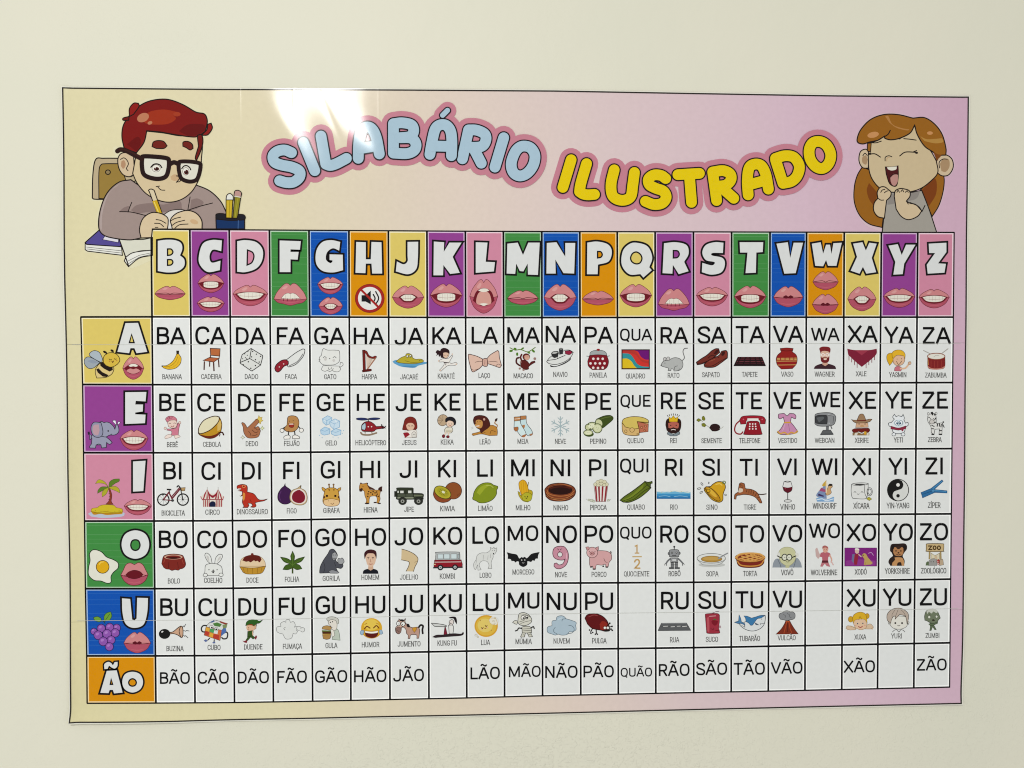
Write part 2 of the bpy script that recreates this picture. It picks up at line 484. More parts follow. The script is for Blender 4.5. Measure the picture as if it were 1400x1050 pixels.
# ------------------------------------------------------------------ the little pictures, one per cell
SK = 'd8bf9c'   # printed skin
PIC = {
'BA': ('a0', '''s e0b42a 321 .6 | 62 378! 100 374 140 345 162 310 169 291! 186 291! 203 322 195 365 160 396 110 404 72 393!
p 2a2018 | 167 266! 188 266! 186 292! 169 292!
c 8a6a14 .5 | 75 384! 120 380 160 350 178 310!; c c8941e .5 | 82 392! 130 392 175 362 190 320!
e 2a2018 | 64 380 6 5 0; d 5a4210 .35 | 120 390 150 372 176 350'''),
'CA': ('a0', '''l 5a2c1c 1.2 | 418 300! 420 330!; l 5a2c1c 1.2 | 484 300! 482 325!
p b4673a 3a1a10 .8 | 417 249 490 252 487 306 420 300
l 4a2216 1.5 | 414 342! 412 384!; l 4a2216 1.6 | 478 330! 482 388!
p b05f3a 3a1a10 .8 | 365 338 412 316 484 322 442 350
l 4a2216 1.7 | 374 345! 372 408!; l 4a2216 1.8 | 442 352! 445 417!'''),
'DA': ('a0', '''s d6d8d4 1c1c1c .9 | 718 250! 800 300! 803 312 788 372! 730 412! 716 412 640 360! 638 348 652 296! 
c 1c1c1c .9 | 640 352! 708 324! 720 254!; c 1c1c1c .8 | 708 324! 790 372!
d 1c1c1c .9 | 730 272 757 292 788 308 722 312 750 333 778 350
d 1c1c1c .95 | 698 348 660 370 750 376 716 396 ; d 1c1c1c .7 | 695 272 672 290 656 326 676 318 690 300 686 326'''),
'FA': ('a0', '''s dcdedb 1a1a1a .8 | 980 332! 1050 280 1100 253! 1114 262 1100 310 1050 365 1000 385 988 382!
c 777 1 | 1000 378! 1060 345 1100 290!
s 8e1f2c 2a0a0e .9 | 892 395! 905 368 940 340 972 333 992 345! 990 368 960 382 935 412 915 424 898 415!
d e6d7d0 .8 | 926 386 958 364'''),
'GA': ('a1', '''s dfe0dc 4a4a4a .55 | 105 300! 112 262 122 250! 150 262 190 262 232 264! 238 275 240 312 236 345 205 368 160 372 115 368 90 340 92 312!
s dfe0dc 4a4a4a .5 | 118 376! 105 405 130 418 150 412 165 420 185 412 200 420 232 420 246 400 236 380!
c 4a4a4a .5 | 236 390! 262 375 262 358 246 352 242 372!
c 333 .6 | 118 318! 130 310 142 320!; c 333 .6 | 190 318! 202 310 214 320!; d 222 .7 | 166 324
d c9c6c2 1.9 | 134 330 196 338; c 4a4a4a .5 | 155 390! 160 405 172 400!; c 4a4a4a .5 | 178 390! 185 404 194 398!; c 4a4a4a .5 | 86 330! 96 332!; c 4a4a4a .5 | 86 345! 96 342!'''),
'HA': ('a1', '''p d9c8b8 | 432 300 498 318 440 405
l 8a6a5a .3 | 440 300! 440 400!; l 8a6a5a .3 | 450 305! 446 395!; l 8a6a5a .3 | 460 308! 452 385!; l 8a6a5a .3 | 470 312! 458 370!; l 8a6a5a .3 | 480 316! 464 360!
p 6e1c18 2a0a08 .5 | 407 262 426 262 430 408 412 414
s 7a2018 2a0a08 .5 | 418 262! 440 272 455 300 480 312 500 305 512 312 500 322 478 324 448 312 434 290 422 278!
l a06a50 1.5 | 506 318! 440 408!
s 5a1410 2a0a08 .4 | 404 412! 440 404 470 402 468 416 408 424!'''),
'JA': ('a1', '''s 5c9cc4 | 628 346! 660 335 740 352 872 350 876 362 820 376 790 392 720 388 680 380 640 360!
s 4888b4 | 690 378! 740 376 800 380 780 392 720 388!
s b3a52e 5a5010 .6 | 655 345! 690 318 722 305 730 290 752 288 772 300 776 318 800 330 822 328 842 330 856 340 846 352 790 362 720 360 672 354!
e f0f0e6 3a3408 .5 | 738 308 8 9 0 760 306 8 9 0; d 1a1a10 .7 | 742 312 762 310; c 6a6014 .5 | 720 340! 770 352 830 350!; d 222 .5 | 826 338 838 338'''),
'KA': ('a1', '''s 2a1418 | 975 285! 985 255 1010 246 1040 258 1048 285 1030 320 985 318!; s 2a1418 | 985 272! 960 262 946 278 955 290 950 305 965 295 972 312 985 292!
s d9b8a0 2a1418 .4 | 1000 282! 1018 278 1040 284 1042 305 1022 322 1002 312!; d 1a1a1a .55 | 1014 300 1032 300
s e6e2dc 4a4240 .5 | 1000 325! 1040 322 1065 300! 1072 306! 1050 345 1060 360 1095 352! 1104 362 1090 374! 1040 375 1010 395 985 418! 974 410! 1005 375 1008 350 975 350! 968 340!
l 2a1418 1.1 | 1005 352! 1045 356!; l 2a1418 .9 | 1022 355! 1020 374!; d d9b8a0 .9 | 1068 292 968 342 1098 366 980 412'''),
'LA': ('a2', '''s d9b7a6 4a2c2a .8 | 165 330! 120 308 65 292! 55 300 62 350 80 415! 95 422 140 395 168 362!
s d9b7a6 4a2c2a .8 | 190 328! 220 295 270 265! 280 275 285 320 300 375! 285 390 240 375 192 360!
s cfa797 4a2c2a .8 | 160 330! 178 324 194 330 196 375 178 382 160 374!
c 4a2c2a .5 | 70 395! 95 410 130 400!; c 4a2c2a .5 | 200 350! 240 345 270 350!; c 4a2c2a .5 | 155 345! 130 345 105 352!; c 4a2c2a .5 | 255 380! 275 365 298 375!; c 8a5c56 .5 | 178 335! 176 368!'''),
'MA': ('a2', '''c 5a7a1c 1 | 362 245! 400 262 440 258 490 275 520 262 548 242!
e 4e7a20 | 370 268 14 8 -10 415 292 8 13 0 400 252 12 7 20 500 280 13 7 30 535 270 13 8 40 455 250 12 6 -30
c 4a1a18 2 | 432 375! 410 355 412 325 428 318!
s 5a1c1a 2a0a08 .5 | 440 350! 460 335 490 345 505 362 520 348 545 342! 548 352! 520 368 500 385 498 402 470 405 440 385!
c 5a1c1a 2 | 448 340! 440 315 448 295!; e 6a2220 2a0a08 .5 | 482 312 26 24 0; s d0a08c | 468 305! 480 300 500 302 506 322 488 336 470 328!; d 1a1010 .45 | 480 312 494 312
e 9a7a72 | 434 398 8 8 0 462 408 9 7 0 545 325 10 10 0 440 350 7 6 0'''),
'NA': ('a2', '''s d9dbd8 1a1a1a .7 | 632 348! 650 322 680 300 740 278 765 262! 800 262 828 278! 812 310 770 345 700 368 650 362!
s 1c1c1e | 655 372! 700 380 780 345 810 318! 806 335 760 365 700 385 662 386!; s 8e1f3c 1a1a1a .5 | 768 268! 805 266 822 280! 800 296 770 290!
s 2a2a2c | 665 285! 680 272 715 270 720 285 715 312! 690 320 670 308!; s 2c2c30 | 722 252! 738 246 754 252! 752 290! 726 296!; e b9bbb8 1a1a1a .4 | 692 282 22 8 -10 738 254 13 4 0
l 1c1c1e .8 | 640 338! 700 330! 770 300!; d 222 .6 | 712 320 730 316 746 308'''),
'PA': ('a2', '''s 9fa5a5 4a4e4e .6 | 950 300! 955 278 985 265 1040 265 1068 280 1075 302!; c 8c9090 1 | 928 306! 955 312!; c 8c9090 1 | 1068 312! 1094 304!
e 8e1a24 | 1012 260 13 8 0; s 7c1220 3a0810 .6 | 948 302! 1010 296 1075 302! 1088 345 1078 385 1055 406! 968 406! 940 380 934 345!
d e4dcd8 1.75 | 976 326 1010 326 1045 326 955 360 990 360 1024 360 1058 360 975 392 1010 394 1045 392'''),
'QUA': ('a3', '''r 7c2020 1a1010 1 | 55 260 257 400; s c9332c | 60 264! 253 264! 253 395! 60 395!
s 6a1070 | 150 264! 175 275 195 310 225 330 253 332! 253 264!
s b0332c | 100 264! 150 270 170 290 200 330 253 345! 253 362! 200 345 160 300 120 285 60 278! 60 264!
s 2f8f96 | 60 285! 110 290 140 320 165 360 200 380 253 385! 253 395! 130 395! 60 330!
s d8b820 | 60 325! 95 325 125 345 145 375 165 395! 60 395!; r - 2a0c10 1.2 | 56 260 257 400'''),
'RA': ('a3', '''c 6a6a6a 1 | 492 345! 515 320 505 275 515 252 538 248!
s b0b2b0 3c3c3c .6 | 342 374! 355 350 372 340 400 335 440 318 480 325 502 350 502 385 480 410 440 416 440 405! 420 400 415 414! 395 412! 400 395! 375 388 352 382!
e c4c2c0 3c3c3c .5 | 370 328 10 13 20 396 326 12 14 -10; d 222 .6 | 372 358; d 1a1a1a .7 | 345 374
c 3c3c3c .5 | 440 405! 445 385 465 378!; c 6a6a6a .5 | 340 378! 350 362!; c 3c3c3c .5 | 480 400! 470 412 450 416!'''),
'SA': ('a3', '''s 6e2a20 1e0c0a .9 | 603 352! 640 325 680 300 715 268! 745 252 768 252! 775 280! 720 325 680 350 640 365 610 370!
s 7a3024 1e0c0a .9 | 660 368! 690 340 730 320 770 300 790 270! 820 265 832 280 832 320! 790 352 740 385 690 390 665 386!
c 1e0c0a .7 | 665 378! 720 378 780 345 830 318!; c 1e0c0a .6 | 690 320! 720 300 770 318!; s 3a1410 | 730 290! 750 262 768 258! 765 275 745 295!
s 3a1410 | 785 300! 795 275 815 272! 812 290 800 305!; c 1e0c0a .6 | 608 360! 650 356 680 344!; c a05a40 .6 | 700 345! 740 330!'''),
'TA': ('a3', '''p 1c0e10 | 908 312 1088 312 1116 380 876 380
l 7a2a34 .7 | 912 320! 1084 320!; l 6a2430 .5 | 906 332! 1092 332!; l 7a3a40 .7 | 900 345! 1098 345!; l 6a2430 .6 | 895 358! 1104 358!; l 1c0e10 1.4 | 930 316! 900 376!; l 1c0e10 1.4 | 965 316! 945 376!; l 1c0e10 1.4 | 1000 316! 998 376!; l 1c0e10 1.4 | 1035 316! 1050 376!; l 1c0e10 1.4 | 1065 316! 1092 376!'''),
'VA': ('a4', '''s 8e1c1a 3a0c0a .6 | 90 250! 138 246 185 250! 183 262! 178 275! 205 295 215 325 208 365 180 398! 98 402! 68 370 60 330 70 300 98 275! 92 262!
l c9a05a 3 | 66 328! 211 326!; l 7a201a .8 | 64 328! 212 326!; l c9a05a .9 | 62 344! 212 342!; l c9a05a .9 | 70 372! 206 370!
l 8e1c1a 1.2 | 92 318! 92 336!; l 8e1c1a 1.2 | 125 318! 125 336!; l 8e1c1a 1.2 | 160 318! 160 336!; l 8e1c1a 1.2 | 190 318! 190 336!; c 5a100e .7 | 95 264! 138 268 180 264!'''),
'WA': ('a4', '''s 3a2028 | 336 400! 350 378 395 362 440 362 490 378 502 402!; p c9a08a | 402 340! 438 340! 440 368! 420 380! 400 368!
s d6b09a | 388 275! 420 262 450 275! 452 315 440 345 420 352 400 345 386 315!; s 7a2024 | 384 275! 378 250 395 238 420 236 448 240 460 255 455 290! 448 275 420 268 395 272 388 290!
s 6e1c20 | 386 310! 392 345 410 355 432 355 448 342 453 308! 440 318! 420 312! 398 318!; l e8d8d0 1 | 410 332! 430 332!; e - f0f0f0 .7 | 404 297 11 9 0 436 297 11 9 0; s d6b09a | 408 322! 420 318 434 322! 430 330 412 330!'''),
'XA': ('a4', '''s 7c1c34 | 583 252! 640 262 740 262 800 252! 798 290 760 330 690 386! 630 335 590 295!
s 9a3448 | 640 262! 740 262! 690 300!; l 7c1c34 .9 | 596 295! 596 338!; l 7c1c34 .9 | 616 315! 616 352!; l 7c1c34 .9 | 636 330! 638 372!; l 7c1c34 .9 | 656 345! 656 392!; l 7c1c34 .9 | 722 345! 722 395!; l 7c1c34 .9 | 742 330! 742 372!; l 7c1c34 .9 | 764 315! 764 355!; l 7c1c34 .9 | 784 295! 784 335!'''),
'YA': ('a4', '''s d9a81e 6a4a10 .5 | 918 285! 895 285 876 300 876 335 895 375! 915 350 925 320!
s e0b02a 6a4a10 .5 | 915 320! 915 280 945 262 985 265 1008 290 1008 325!; s dcb494 6a4a30 .5 | 920 325! 950 300 1000 305! 1006 340 985 370 945 375 922 355!
c 4a3018 .6 | 945 345! 962 368 985 342!; d 2a1a10 .6 | 950 328 982 326; s c4707c 6a3038 .4 | 930 415! 935 390 960 380 985 395 978 416!
c dcb494 2 | 975 398! 1010 395 1035 368!; e dcb494 6a4a30 .4 | 1042 358 11 11 0; c 9a7050 .4 | 1048 345! 1042 358!'''),
'ZA': ('a4', '''c a8a29a 1 | 1145 265! 1200 292!; c a8a29a 1 | 1325 252! 1275 290!
s 7e1e20 5a3020 .7 | 1176 305! 1178 385 1205 402 1265 402 1300 385 1302 305!; l c9904a .9 | 1177 330! 1180 372!; l 9a3a30 .7 | 1200 338! 1200 388!; l 9a3a30 .7 | 1225 342! 1225 392!; l 9a3a30 .7 | 1250 342! 1250 392!; l 9a3a30 .7 | 1278 338! 1278 388!
c c08070 1.4 | 1178 385! 1200 398 1240 402 1280 396 1300 384!; e dedbd0 8a4a30 .9 | 1238 308 64 23 0; c 8a8a84 .4 | 1220 312! 1240 300 1260 305!'''),
# ---- E
'BE': ('a0', '''s c97888 6a2838 .5 | 98 790! 88 770 105 752 125 748 150 752 170 770 172 790!; s e2c8bc 6a4a48 .5 | 102 795! 120 780 160 778 172 795 168 825 140 838 110 825!
c 4a2a2a .5 | 112 805! 120 800 128 806!; c 4a2a2a .5 | 148 802! 156 798 162 804!; c 8a2030 .7 | 128 820! 140 828 150 818!
s c9788c 6a2838 .5 | 128 842! 165 835 178 800! 194 806! 185 850 182 890! 130 890! 132 860 98 852! 100 842!; e e2c8bc 8a6058 .4 | 86 838 9 9 0 192 796 9 9 0 
s e6d4ca 8a6a60 .4 | 132 885! 105 885 84 900 90 914 135 900!; s e6d4ca 8a6a60 .4 | 150 890! 180 888 195 900 160 914!; e c97888 6a2838 .4 | 108 762 10 7 30 128 756 9 8 0'''),
'CE': ('a0', '''s b98a20 3a2008 .8 | 330 875! 345 890 400 912 450 905 490 870 502 820 498 785 482 752! 470 790 420 845 370 872!
s 6a2410 | 338 882! 400 895 450 885 485 865! 465 898 420 912 380 908!; s cfae60 | 470 800! 490 780 500 810! 490 850! 470 860!
s dcd5b4 3a2008 1 | 330 868! 335 830 370 780 430 752 470 750 484 765 470 800 420 848 370 872 340 878!; c 3a1408 1.6 | 480 872! 505 868 516 886!; c 3a1408 1 | 490 880! 485 895!'''),
'DE': ('a0', '''p d9c060 9a8030 .4 | 775 742 783 758 800 756 794 772 806 782 790 790 788 806 774 796 760 802 764 785 750 772 768 766
s a56a48 4a2818 .6 | 648 800! 655 795 672 805 690 835! 755 772! 768 775 778 790! 740 838! 770 825 785 850 785 865 770 900 730 910 690 905 665 870 660 830!
c 4a2818 .6 | 700 860! 715 880 712 890!; c 4a2818 .6 | 725 850! 750 870 770 862!; c 4a2818 .6 | 745 830! 765 850 782 845!; c 4a2818 .5 | 722 888! 748 890 765 880!
s d8dcb0 7a8a40 .4 | 800 820! 806 832 816 836! 806 842 800 852! 794 842 786 838! 796 832!; s dcdcc8 7a7a60 .4 | 656 890! 662 900 674 904! 662 910 656 918! 650 910 642 904! 652 900!'''),
'FE': ('a0', '''s b3824c 4a2c14 .7 | 985 790! 990 755 1020 745 1055 755 1070 790 1062 835 1030 862 985 862 965 850! 962 835 982 815!
s 9a2c20 4a1410 .5 | 995 802! 1012 808 1034 802! 1030 828 1012 832 998 825!; l f0e6da 1 | 998 807! 1030 807!; d 2a1a10 .6 | 1002 785 1028 782
c 2a2a2a 1.3 | 966 830! 945 845!; c 2a2a2a 1.3 | 1066 825! 1085 845!; c 2a2a2a 1.3 | 995 862! 992 890!; c 2a2a2a 1.3 | 1038 860! 1042 890!
e e8e6e0 2a2a2a .6 | 946 854 15 15 0 1088 852 16 15 0; s e8e6e0 2a2a2a .6 | 962 918! 960 900 985 888 1005 895 1004 916!; s e8e6e0 2a2a2a .6 | 1024 914! 1026 892 1050 888 1075 902 1072 914!'''),
'GE': ('a1', '''p bcd4e4 7aa6c8 .6 | 112 768 150 745 182 760 178 800 140 815 116 795
p c4d8e6 7aa6c8 .6 | 165 790 205 768 240 785 238 830 195 845 170 820; p b4cfe2 7aa6c8 .6 | 98 850 130 828 168 842 164 880 125 888 102 878; p bcd4e4 7aa6c8 .6 | 175 860 210 840 250 852 246 885 205 892 180 880
l 7aa6c8 .5 | 112 768! 145 782! 182 760!; l 7aa6c8 .5 | 145 782! 140 815!; l 7aa6c8 .5 | 165 790! 200 805! 240 785!; l 7aa6c8 .5 | 200 805! 195 845!; l 7aa6c8 .5 | 98 850! 132 860! 168 842!; l 7aa6c8 .5 | 175 860! 210 868! 250 852!; l e8f0f4 .9 | 125 775! 140 788!; l e8f0f4 .9 | 205 780! 220 795!
d 8ab4d0 .6 | 90 890 268 855 258 875 110 906 228 908 190 902'''),
'HE': ('a1', '''e 26305e 141830 .5 | 404 770 44 9 2 492 768 44 8 -2; l 2a2a30 1.3 | 449 765! 450 792!
s 8c1c26 2a0a0e .7 | 400 850! 402 815 425 792 460 788 490 805 508 825! 560 822! 566 838! 510 845 490 860 450 862 410 860!
s a8c0cc 2a0a0e .6 | 402 845! 402 820 422 800 430 800! 432 830 425 852!; d e4d8d4 .9 | 450 826 474 826; c 2a1010 1.4 | 548 812! 555 838!; c 2a1010 1 | 565 835! 578 822!; c 2a1010 1 | 560 825! 575 836!
l 8a7660 1.2 | 425 862! 428 876!; l 8a7660 1.2 | 475 862! 478 876!; c 8a7660 1.9 | 395 870! 410 884 460 886 510 872!'''),
'JE': ('a1', '''s 7a241c 3a100c .5 | 712 850! 702 845 712 800 722 770 750 754 782 758 802 780 810 830 800 848!
s d9b49a | 728 815! 745 800 775 800 790 818 782 845 758 852 735 845!; s 6a1e18 | 730 832! 745 850 775 850 788 832! 785 868 760 872 738 862!; c 3a2018 .5 | 742 822! 750 818 756 824!; c 3a2018 .5 | 766 822! 774 818 780 824!
s e4ded6 8a8078 .4 | 720 858! 800 852 806 905! 718 908!; s 8e1c28 | 705 872! 740 868 756 885! 722 908!; s d8d4cc 6a6460 .4 | 770 875! 785 862 800 872 802 902! 772 905!; d 3a3230 .5 | 782 882 792 882'''),
'KE': ('a1', '''e b8a082 5a4634 .6 | 998 778 38 42 20; c 7a6450 .4 | 998 738! 1000 778!; c 7a6450 .4 | 962 780! 998 778!; c 7a6450 .4 | 972 808! 998 778!; c 7a6450 .4 | 970 752! 998 778!
s 1c1a20 | 1016 790! 1020 765 1050 752 1080 760 1096 785 1092 812 1080 815!; s e0c6b0 3a2a24 .5 | 1022 795! 1045 780 1075 790 1078 815 1050 830 1028 820!; d 1a1a1a .6 | 1044 806 1064 806; c 9a2830 .6 | 1048 818! 1058 818!
s dcd6c4 4a4034 .5 | 1022 832! 1062 830 1072 855 1060 872! 1015 872! 1010 850!; l 8a7a50 1 | 1020 858! 1066 858!; c e0c6b0 1.6 | 1020 872! 1010 888!; c e0c6b0 1.6 | 1040 872! 1040 890!; e 7a1c28 2a0a0e .5 | 1004 896 10 12 0 1036 900 11 9 0'''),
'LE': ('a2', '''c a5743a 1.2 | 262 840! 268 815 250 800 258 782!; s 2c1410 | 262 788! 250 780 256 768 270 764 268 780!
s b98238 5a3010 .5 | 180 822! 230 815 262 830 270 860 268 890! 210 892! 150 880 90 892! 84 878 130 866 165 850!; c 5a3010 .5 | 215 880! 225 855 255 862!; c 5a3010 .5 | 150 880! 180 868!
s 4c1c16 2a0c08 .5 | 95 800! 92 775 105 750 140 742 180 750 205 775 215 815 195 840 178 850 150 872 140 848 118 835!
s c08a4a | 108 795! 115 778 140 775 160 790 158 825 140 838 118 832! 104 815!; e c9a090 | 172 772 8 9 0; d 1a1010 .55 | 122 790 142 788; d 2a1010 .8 | 110 800; c f0e8e0 1 | 116 822! 135 820!; l 9a9a96 .3 | 75 835! 92 828!; l 9a9a96 .3 | 75 845! 92 836!'''),
'ME': ('a2', '''s c2dadc 3a3030 .6 | 440 750! 482 748! 485 800 520 850 528 880 510 892 488 888 460 850 438 820!; s b27848 3a3030 .5 | 438 748! 480 745! 482 770! 440 775!; s b27848 | 440 820! 470 812 468 835 452 842!; s a86c44 | 500 885! 528 875 520 892!
s cfe2e2 3a3030 .6 | 395 755! 438 752! 440 800 475 862 478 888 462 902 440 892 415 860 392 838!; s b88050 3a3030 .5 | 392 756! 438 752! 438 780! 394 785!; s a8683c 3a3030 .4 | 390 832! 420 828 422 850 405 860 392 848!; s a8683c | 448 892! 478 882 470 902 455 903!; c f2e8d8 .5 | 396 770! 436 766!'''),
'NE': ('a2', '''l 9fb2b6 1.3 | 733 750! 733 898!; l 9fb2b6 1.3 | 668 786! 798 860!; l 9fb2b6 1.3 | 668 860! 798 786!
l 9fb2b6 1 | 714 758! 733 778! 752 758!; l 9fb2b6 1 | 714 888! 733 868! 752 888!; l 9fb2b6 1 | 668 808! 692 800! 686 774!; l 9fb2b6 1 | 798 838! 774 846! 780 872!; l 9fb2b6 1 | 686 872! 692 846! 668 838!; l 9fb2b6 1 | 780 774! 774 800! 798 808!; l 9fb2b6 .9 | 718 786! 733 802! 748 786!; l 9fb2b6 .9 | 718 862! 733 846! 748 862!; l 9fb2b6 .9 | 690 824! 714 824!; l 9fb2b6 .9 | 752 824! 776 824!'''),
'PE': ('a2', '''s 3c4c18 1c240a .6 | 1000 770! 1050 748 1095 742 1120 755 1118 775 1085 805 1045 835 1020 830!; c 5c6c30 .9 | 1020 775! 1060 760 1105 752!
e c4c89c 3c4c18 .9 | 1018 800 26 32 -25; e c9cda4 3c4c18 .9 | 962 820 36 26 -15; e c4c89c 3c4c18 .9 | 936 830 20 22 0 1006 838 34 34 0; e d2d6b0 | 1006 838 24 24 0; e 3c4c18 | 942 878 37 22 5; e c9cda4 3c4c18 .8 | 938 870 34 20 0
e dde0c0 | 962 820 24 16 -15 938 870 22 12 0; d 9aa070 .5 | 1000 830 1014 836 1004 848 955 818 968 822 930 870 944 870'''),
'QUE': ('a3', '''s d2ae70 5a4010 .7 | 56 795! 60 860 85 885 150 892 182 888! 184 842! 250 822! 248 795!; s d0b95e 5a4010 .7 | 56 795! 70 768 130 752 200 756 245 775 252 795! 168 788! 180 838! 140 842 80 828!
s b86a50 5a3010 .6 | 168 788! 250 808! 248 862! 184 870! 182 838!; e d2ae70 5a4010 .5 | 130 850 17 17 0 84 860 9 11 0; e d08a60 5a3010 .5 | 200 832 8 8 0 228 822 7 7 0 222 852 6 6 0; e d2ae70 5a4010 .4 | 172 880 8 5 0'''),
'RE': ('a3', '''l 2a2018 .8 | 388 740! 395 752!; l 2a2018 .8 | 402 733! 407 748!; l 2a2018 .8 | 418 730! 420 744!; l 2a2018 .8 | 434 728! 434 742!; l 2a2018 .8 | 450 730! 448 744!; l 2a2018 .8 | 466 733! 460 748!; l 2a2018 .8 | 480 740! 472 752!
s 2c1410 | 380 830! 376 810 384 775 410 762 460 762 488 778 492 815 484 850 460 872 410 872 384 852!; p d8b020 6a4a10 .4 | 404 790! 400 752! 418 765! 434 745! 450 765! 468 752! 464 790!
s b06050 | 396 800! 434 790 472 800 470 835 452 838! 434 830! 415 838! 398 835!; d 1a1010 .8 | 415 816 455 816; c e8d8d0 .8 | 418 850! 434 846 450 850!
s 7e8a90 2a2a30 .5 | 395 862! 434 880 475 862 482 880! 455 894! 412 894! 388 880!; d 2a2a30 .6 | 434 886'''),
'SE': ('a3', '''s 7a7c28 4a4c14 .4 | 604 778! 620 766 640 778! 620 790!; s 7a7c28 4a4c14 .4 | 645 755! 658 748 668 770 660 782! 646 775!; s 7a7c28 4a4c14 .4 | 642 805! 660 800 676 815! 665 828! 645 822!
c 8a8c60 .5 | 636 778! 650 790!; c 9a9a90 .5 | 676 815! 700 832!; s 2a1414 140808 .5 | 700 835! 715 812 745 806 772 818 776 845 750 858 720 858!; c aaa89e .5 | 774 838! 790 836 802 826!'''),
'TE': ('a3', '''c 8c1622 1.6 | 925 780! 895 810 885 850 900 875 930 880 945 865!
s 8e1524 3a080e .6 | 978 790! 1000 785! 1050 785! 1065 792! 1085 870! 1078 884 960 884 955 870!; s 9a1a2a 3a080e .6 | 922 775! 940 752 985 745 1050 745 1095 752 1114 775! 1110 805! 1075 805! 1068 778 1020 770 975 778 968 805! 930 808!
s e6e0dc | 980 765! 1060 765! 1062 776! 978 776!; d e6dedc 1.1 | 998 806 1018 806 1038 806 996 824 1018 824 1040 824 995 842 1018 842 1042 842; d c46070 1 | 950 772 1088 772'''),
'VE': ('a4', '''s c48aae 4a2a40 .7 | 98 730! 78 735 76 762! 92 768 112 755! 122 792! 95 840 68 868! 90 882 140 884 200 875 220 862! 190 820 165 790! 172 755! 200 768 205 745 190 730! 160 728! 140 745 118 728!
l cf9c3a 2 | 118 796! 166 794!; c cf9c3a 1.6 | 72 862! 90 876 120 868 145 882 170 868 195 874 216 858!; c d8b4cc .6 | 125 805! 108 855!; c 8a5a78 .4 | 150 805! 160 858!'''),
'WE': ('a4', '''l 6a6c6e 4 | 438 820! 436 855!; p 5a5c5e 2a2a2a .5 | 405 852 460 850 480 880 385 885; s 4a4c4e | 385 878! 480 875! 482 886! 388 888!
s 8a8c8e 2c2c2c .7 | 345 760! 350 735 390 724 460 724 495 745 497 780 480 812 430 822 370 820 345 805!; s 3a3c3e 1a1a1a .6 | 348 752! 370 742 425 742 436 755 434 800 420 806 360 802 346 790!
s 5a5e60 | 356 760! 400 752 412 765 375 795!; c b8babc .6 | 440 735! 480 745!; d c4c6c8 .7 | 450 800; c 2c2c2c .5 | 440 745! 480 750 478 800!; c 5a5c5e 1.2 | 462 820! 470 840!'''),
'XE': ('a4', '''s 9a7a5a 4a3020 .6 | 614 772! 640 795 690 800 745 790 765 772! 750 770 720 776! 705 740 690 732 672 740 655 778! 630 778!; l 6a2018 1.5 | 655 782! 722 780!
s d0a888 6a4a30 .4 | 650 800! 735 798! 738 830! 645 832!; d 1a1010 .8 | 670 806 714 806; s c09468 | 682 812! 702 812! 706 828! 678 828!; s 6e1a14 3a0c0a .5 | 618 850! 640 840 690 838! 740 838 750 855! 735 868 715 858! 690 870! 665 860! 645 872 625 866!
s 8a6e4a | 622 872! 660 866! 690 878! 720 866! 746 872! 745 890! 622 890!; s d6cfc0 | 640 872! 662 868! 655 890! 635 890!; s d6a02a | 708 860! 725 862! 722 885! 706 882!; s d6cfc0 | 728 870! 742 872! 740 890! 725 890!'''),
'YE': ('a4', '''s e4e8ea 30383e .7 | 930 770! 918 755 930 735! 942 752! 960 745! 985 752! 994 735! 1003 760 1000 775! 1012 800! 1030 795 1032 815! 1012 830! 1005 860 990 875 940 876 918 860 912 830! 892 820 888 800 908 795!
e c8dce4 | 962 800 38 26 0; e f0f4f6 30383e .5 | 946 798 13 16 0 978 798 13 16 0; d 2a6a8a 1.3 | 950 800 974 800; d 101820 .7 | 950 801 974 801
s 8c2840 4a1020 .5 | 905 822! 960 835 1015 820! 1014 840! 960 852! 904 842!; s 8c2840 | 978 840! 1000 842! 994 860! 984 858!; e e4e8ea 30383e .6 | 926 882 14 12 0 994 882 14 12 0; d 30383e .5 | 962 815'''),
'ZE': ('a4', '''s dcdcd8 222 .6 | 1180 735! 1175 760 1178 790 1190 808 1200 830 1202 870! 1222 885! 1228 845! 1262 842! 1258 885! 1280 885! 1282 830 1285 800 1260 800 1240 800 1238 760 1232 728!
s 1c1c1c | 1196 722! 1210 716 1218 730 1210 745!; e c9c5c0 222 .5 | 1206 790 18 16 0; d 111 .7 | 1196 768 1218 768; e dcdcd8 222 .4 | 1180 730 7 9 0 1238 728 7 9 0
l 1c1c1c 1.3 | 1236 760! 1225 778!; l 1c1c1c 1.3 | 1238 790! 1222 800!; l 1c1c1c 1.4 | 1248 802! 1245 825!; l 1c1c1c 1.3 | 1262 802! 1262 825!; l 1c1c1c 1.3 | 1276 806! 1272 830!; l 1c1c1c 1.2 | 1203 815! 1225 825!; l 1c1c1c 1.2 | 1204 840! 1222 842!; l 1c1c1c 1.2 | 1260 855! 1280 855!; l 1c1c1c 1.1 | 1180 755! 1190 760!; l 1c1c1c 1.8 | 1203 882! 1224 882!; l 1c1c1c 1.8 | 1258 882! 1280 882!; c 1c1c1c 1 | 1284 805! 1296 830!; d 1c1c1c 1.1 | 1290 792 1226 738'''),
# ---- I
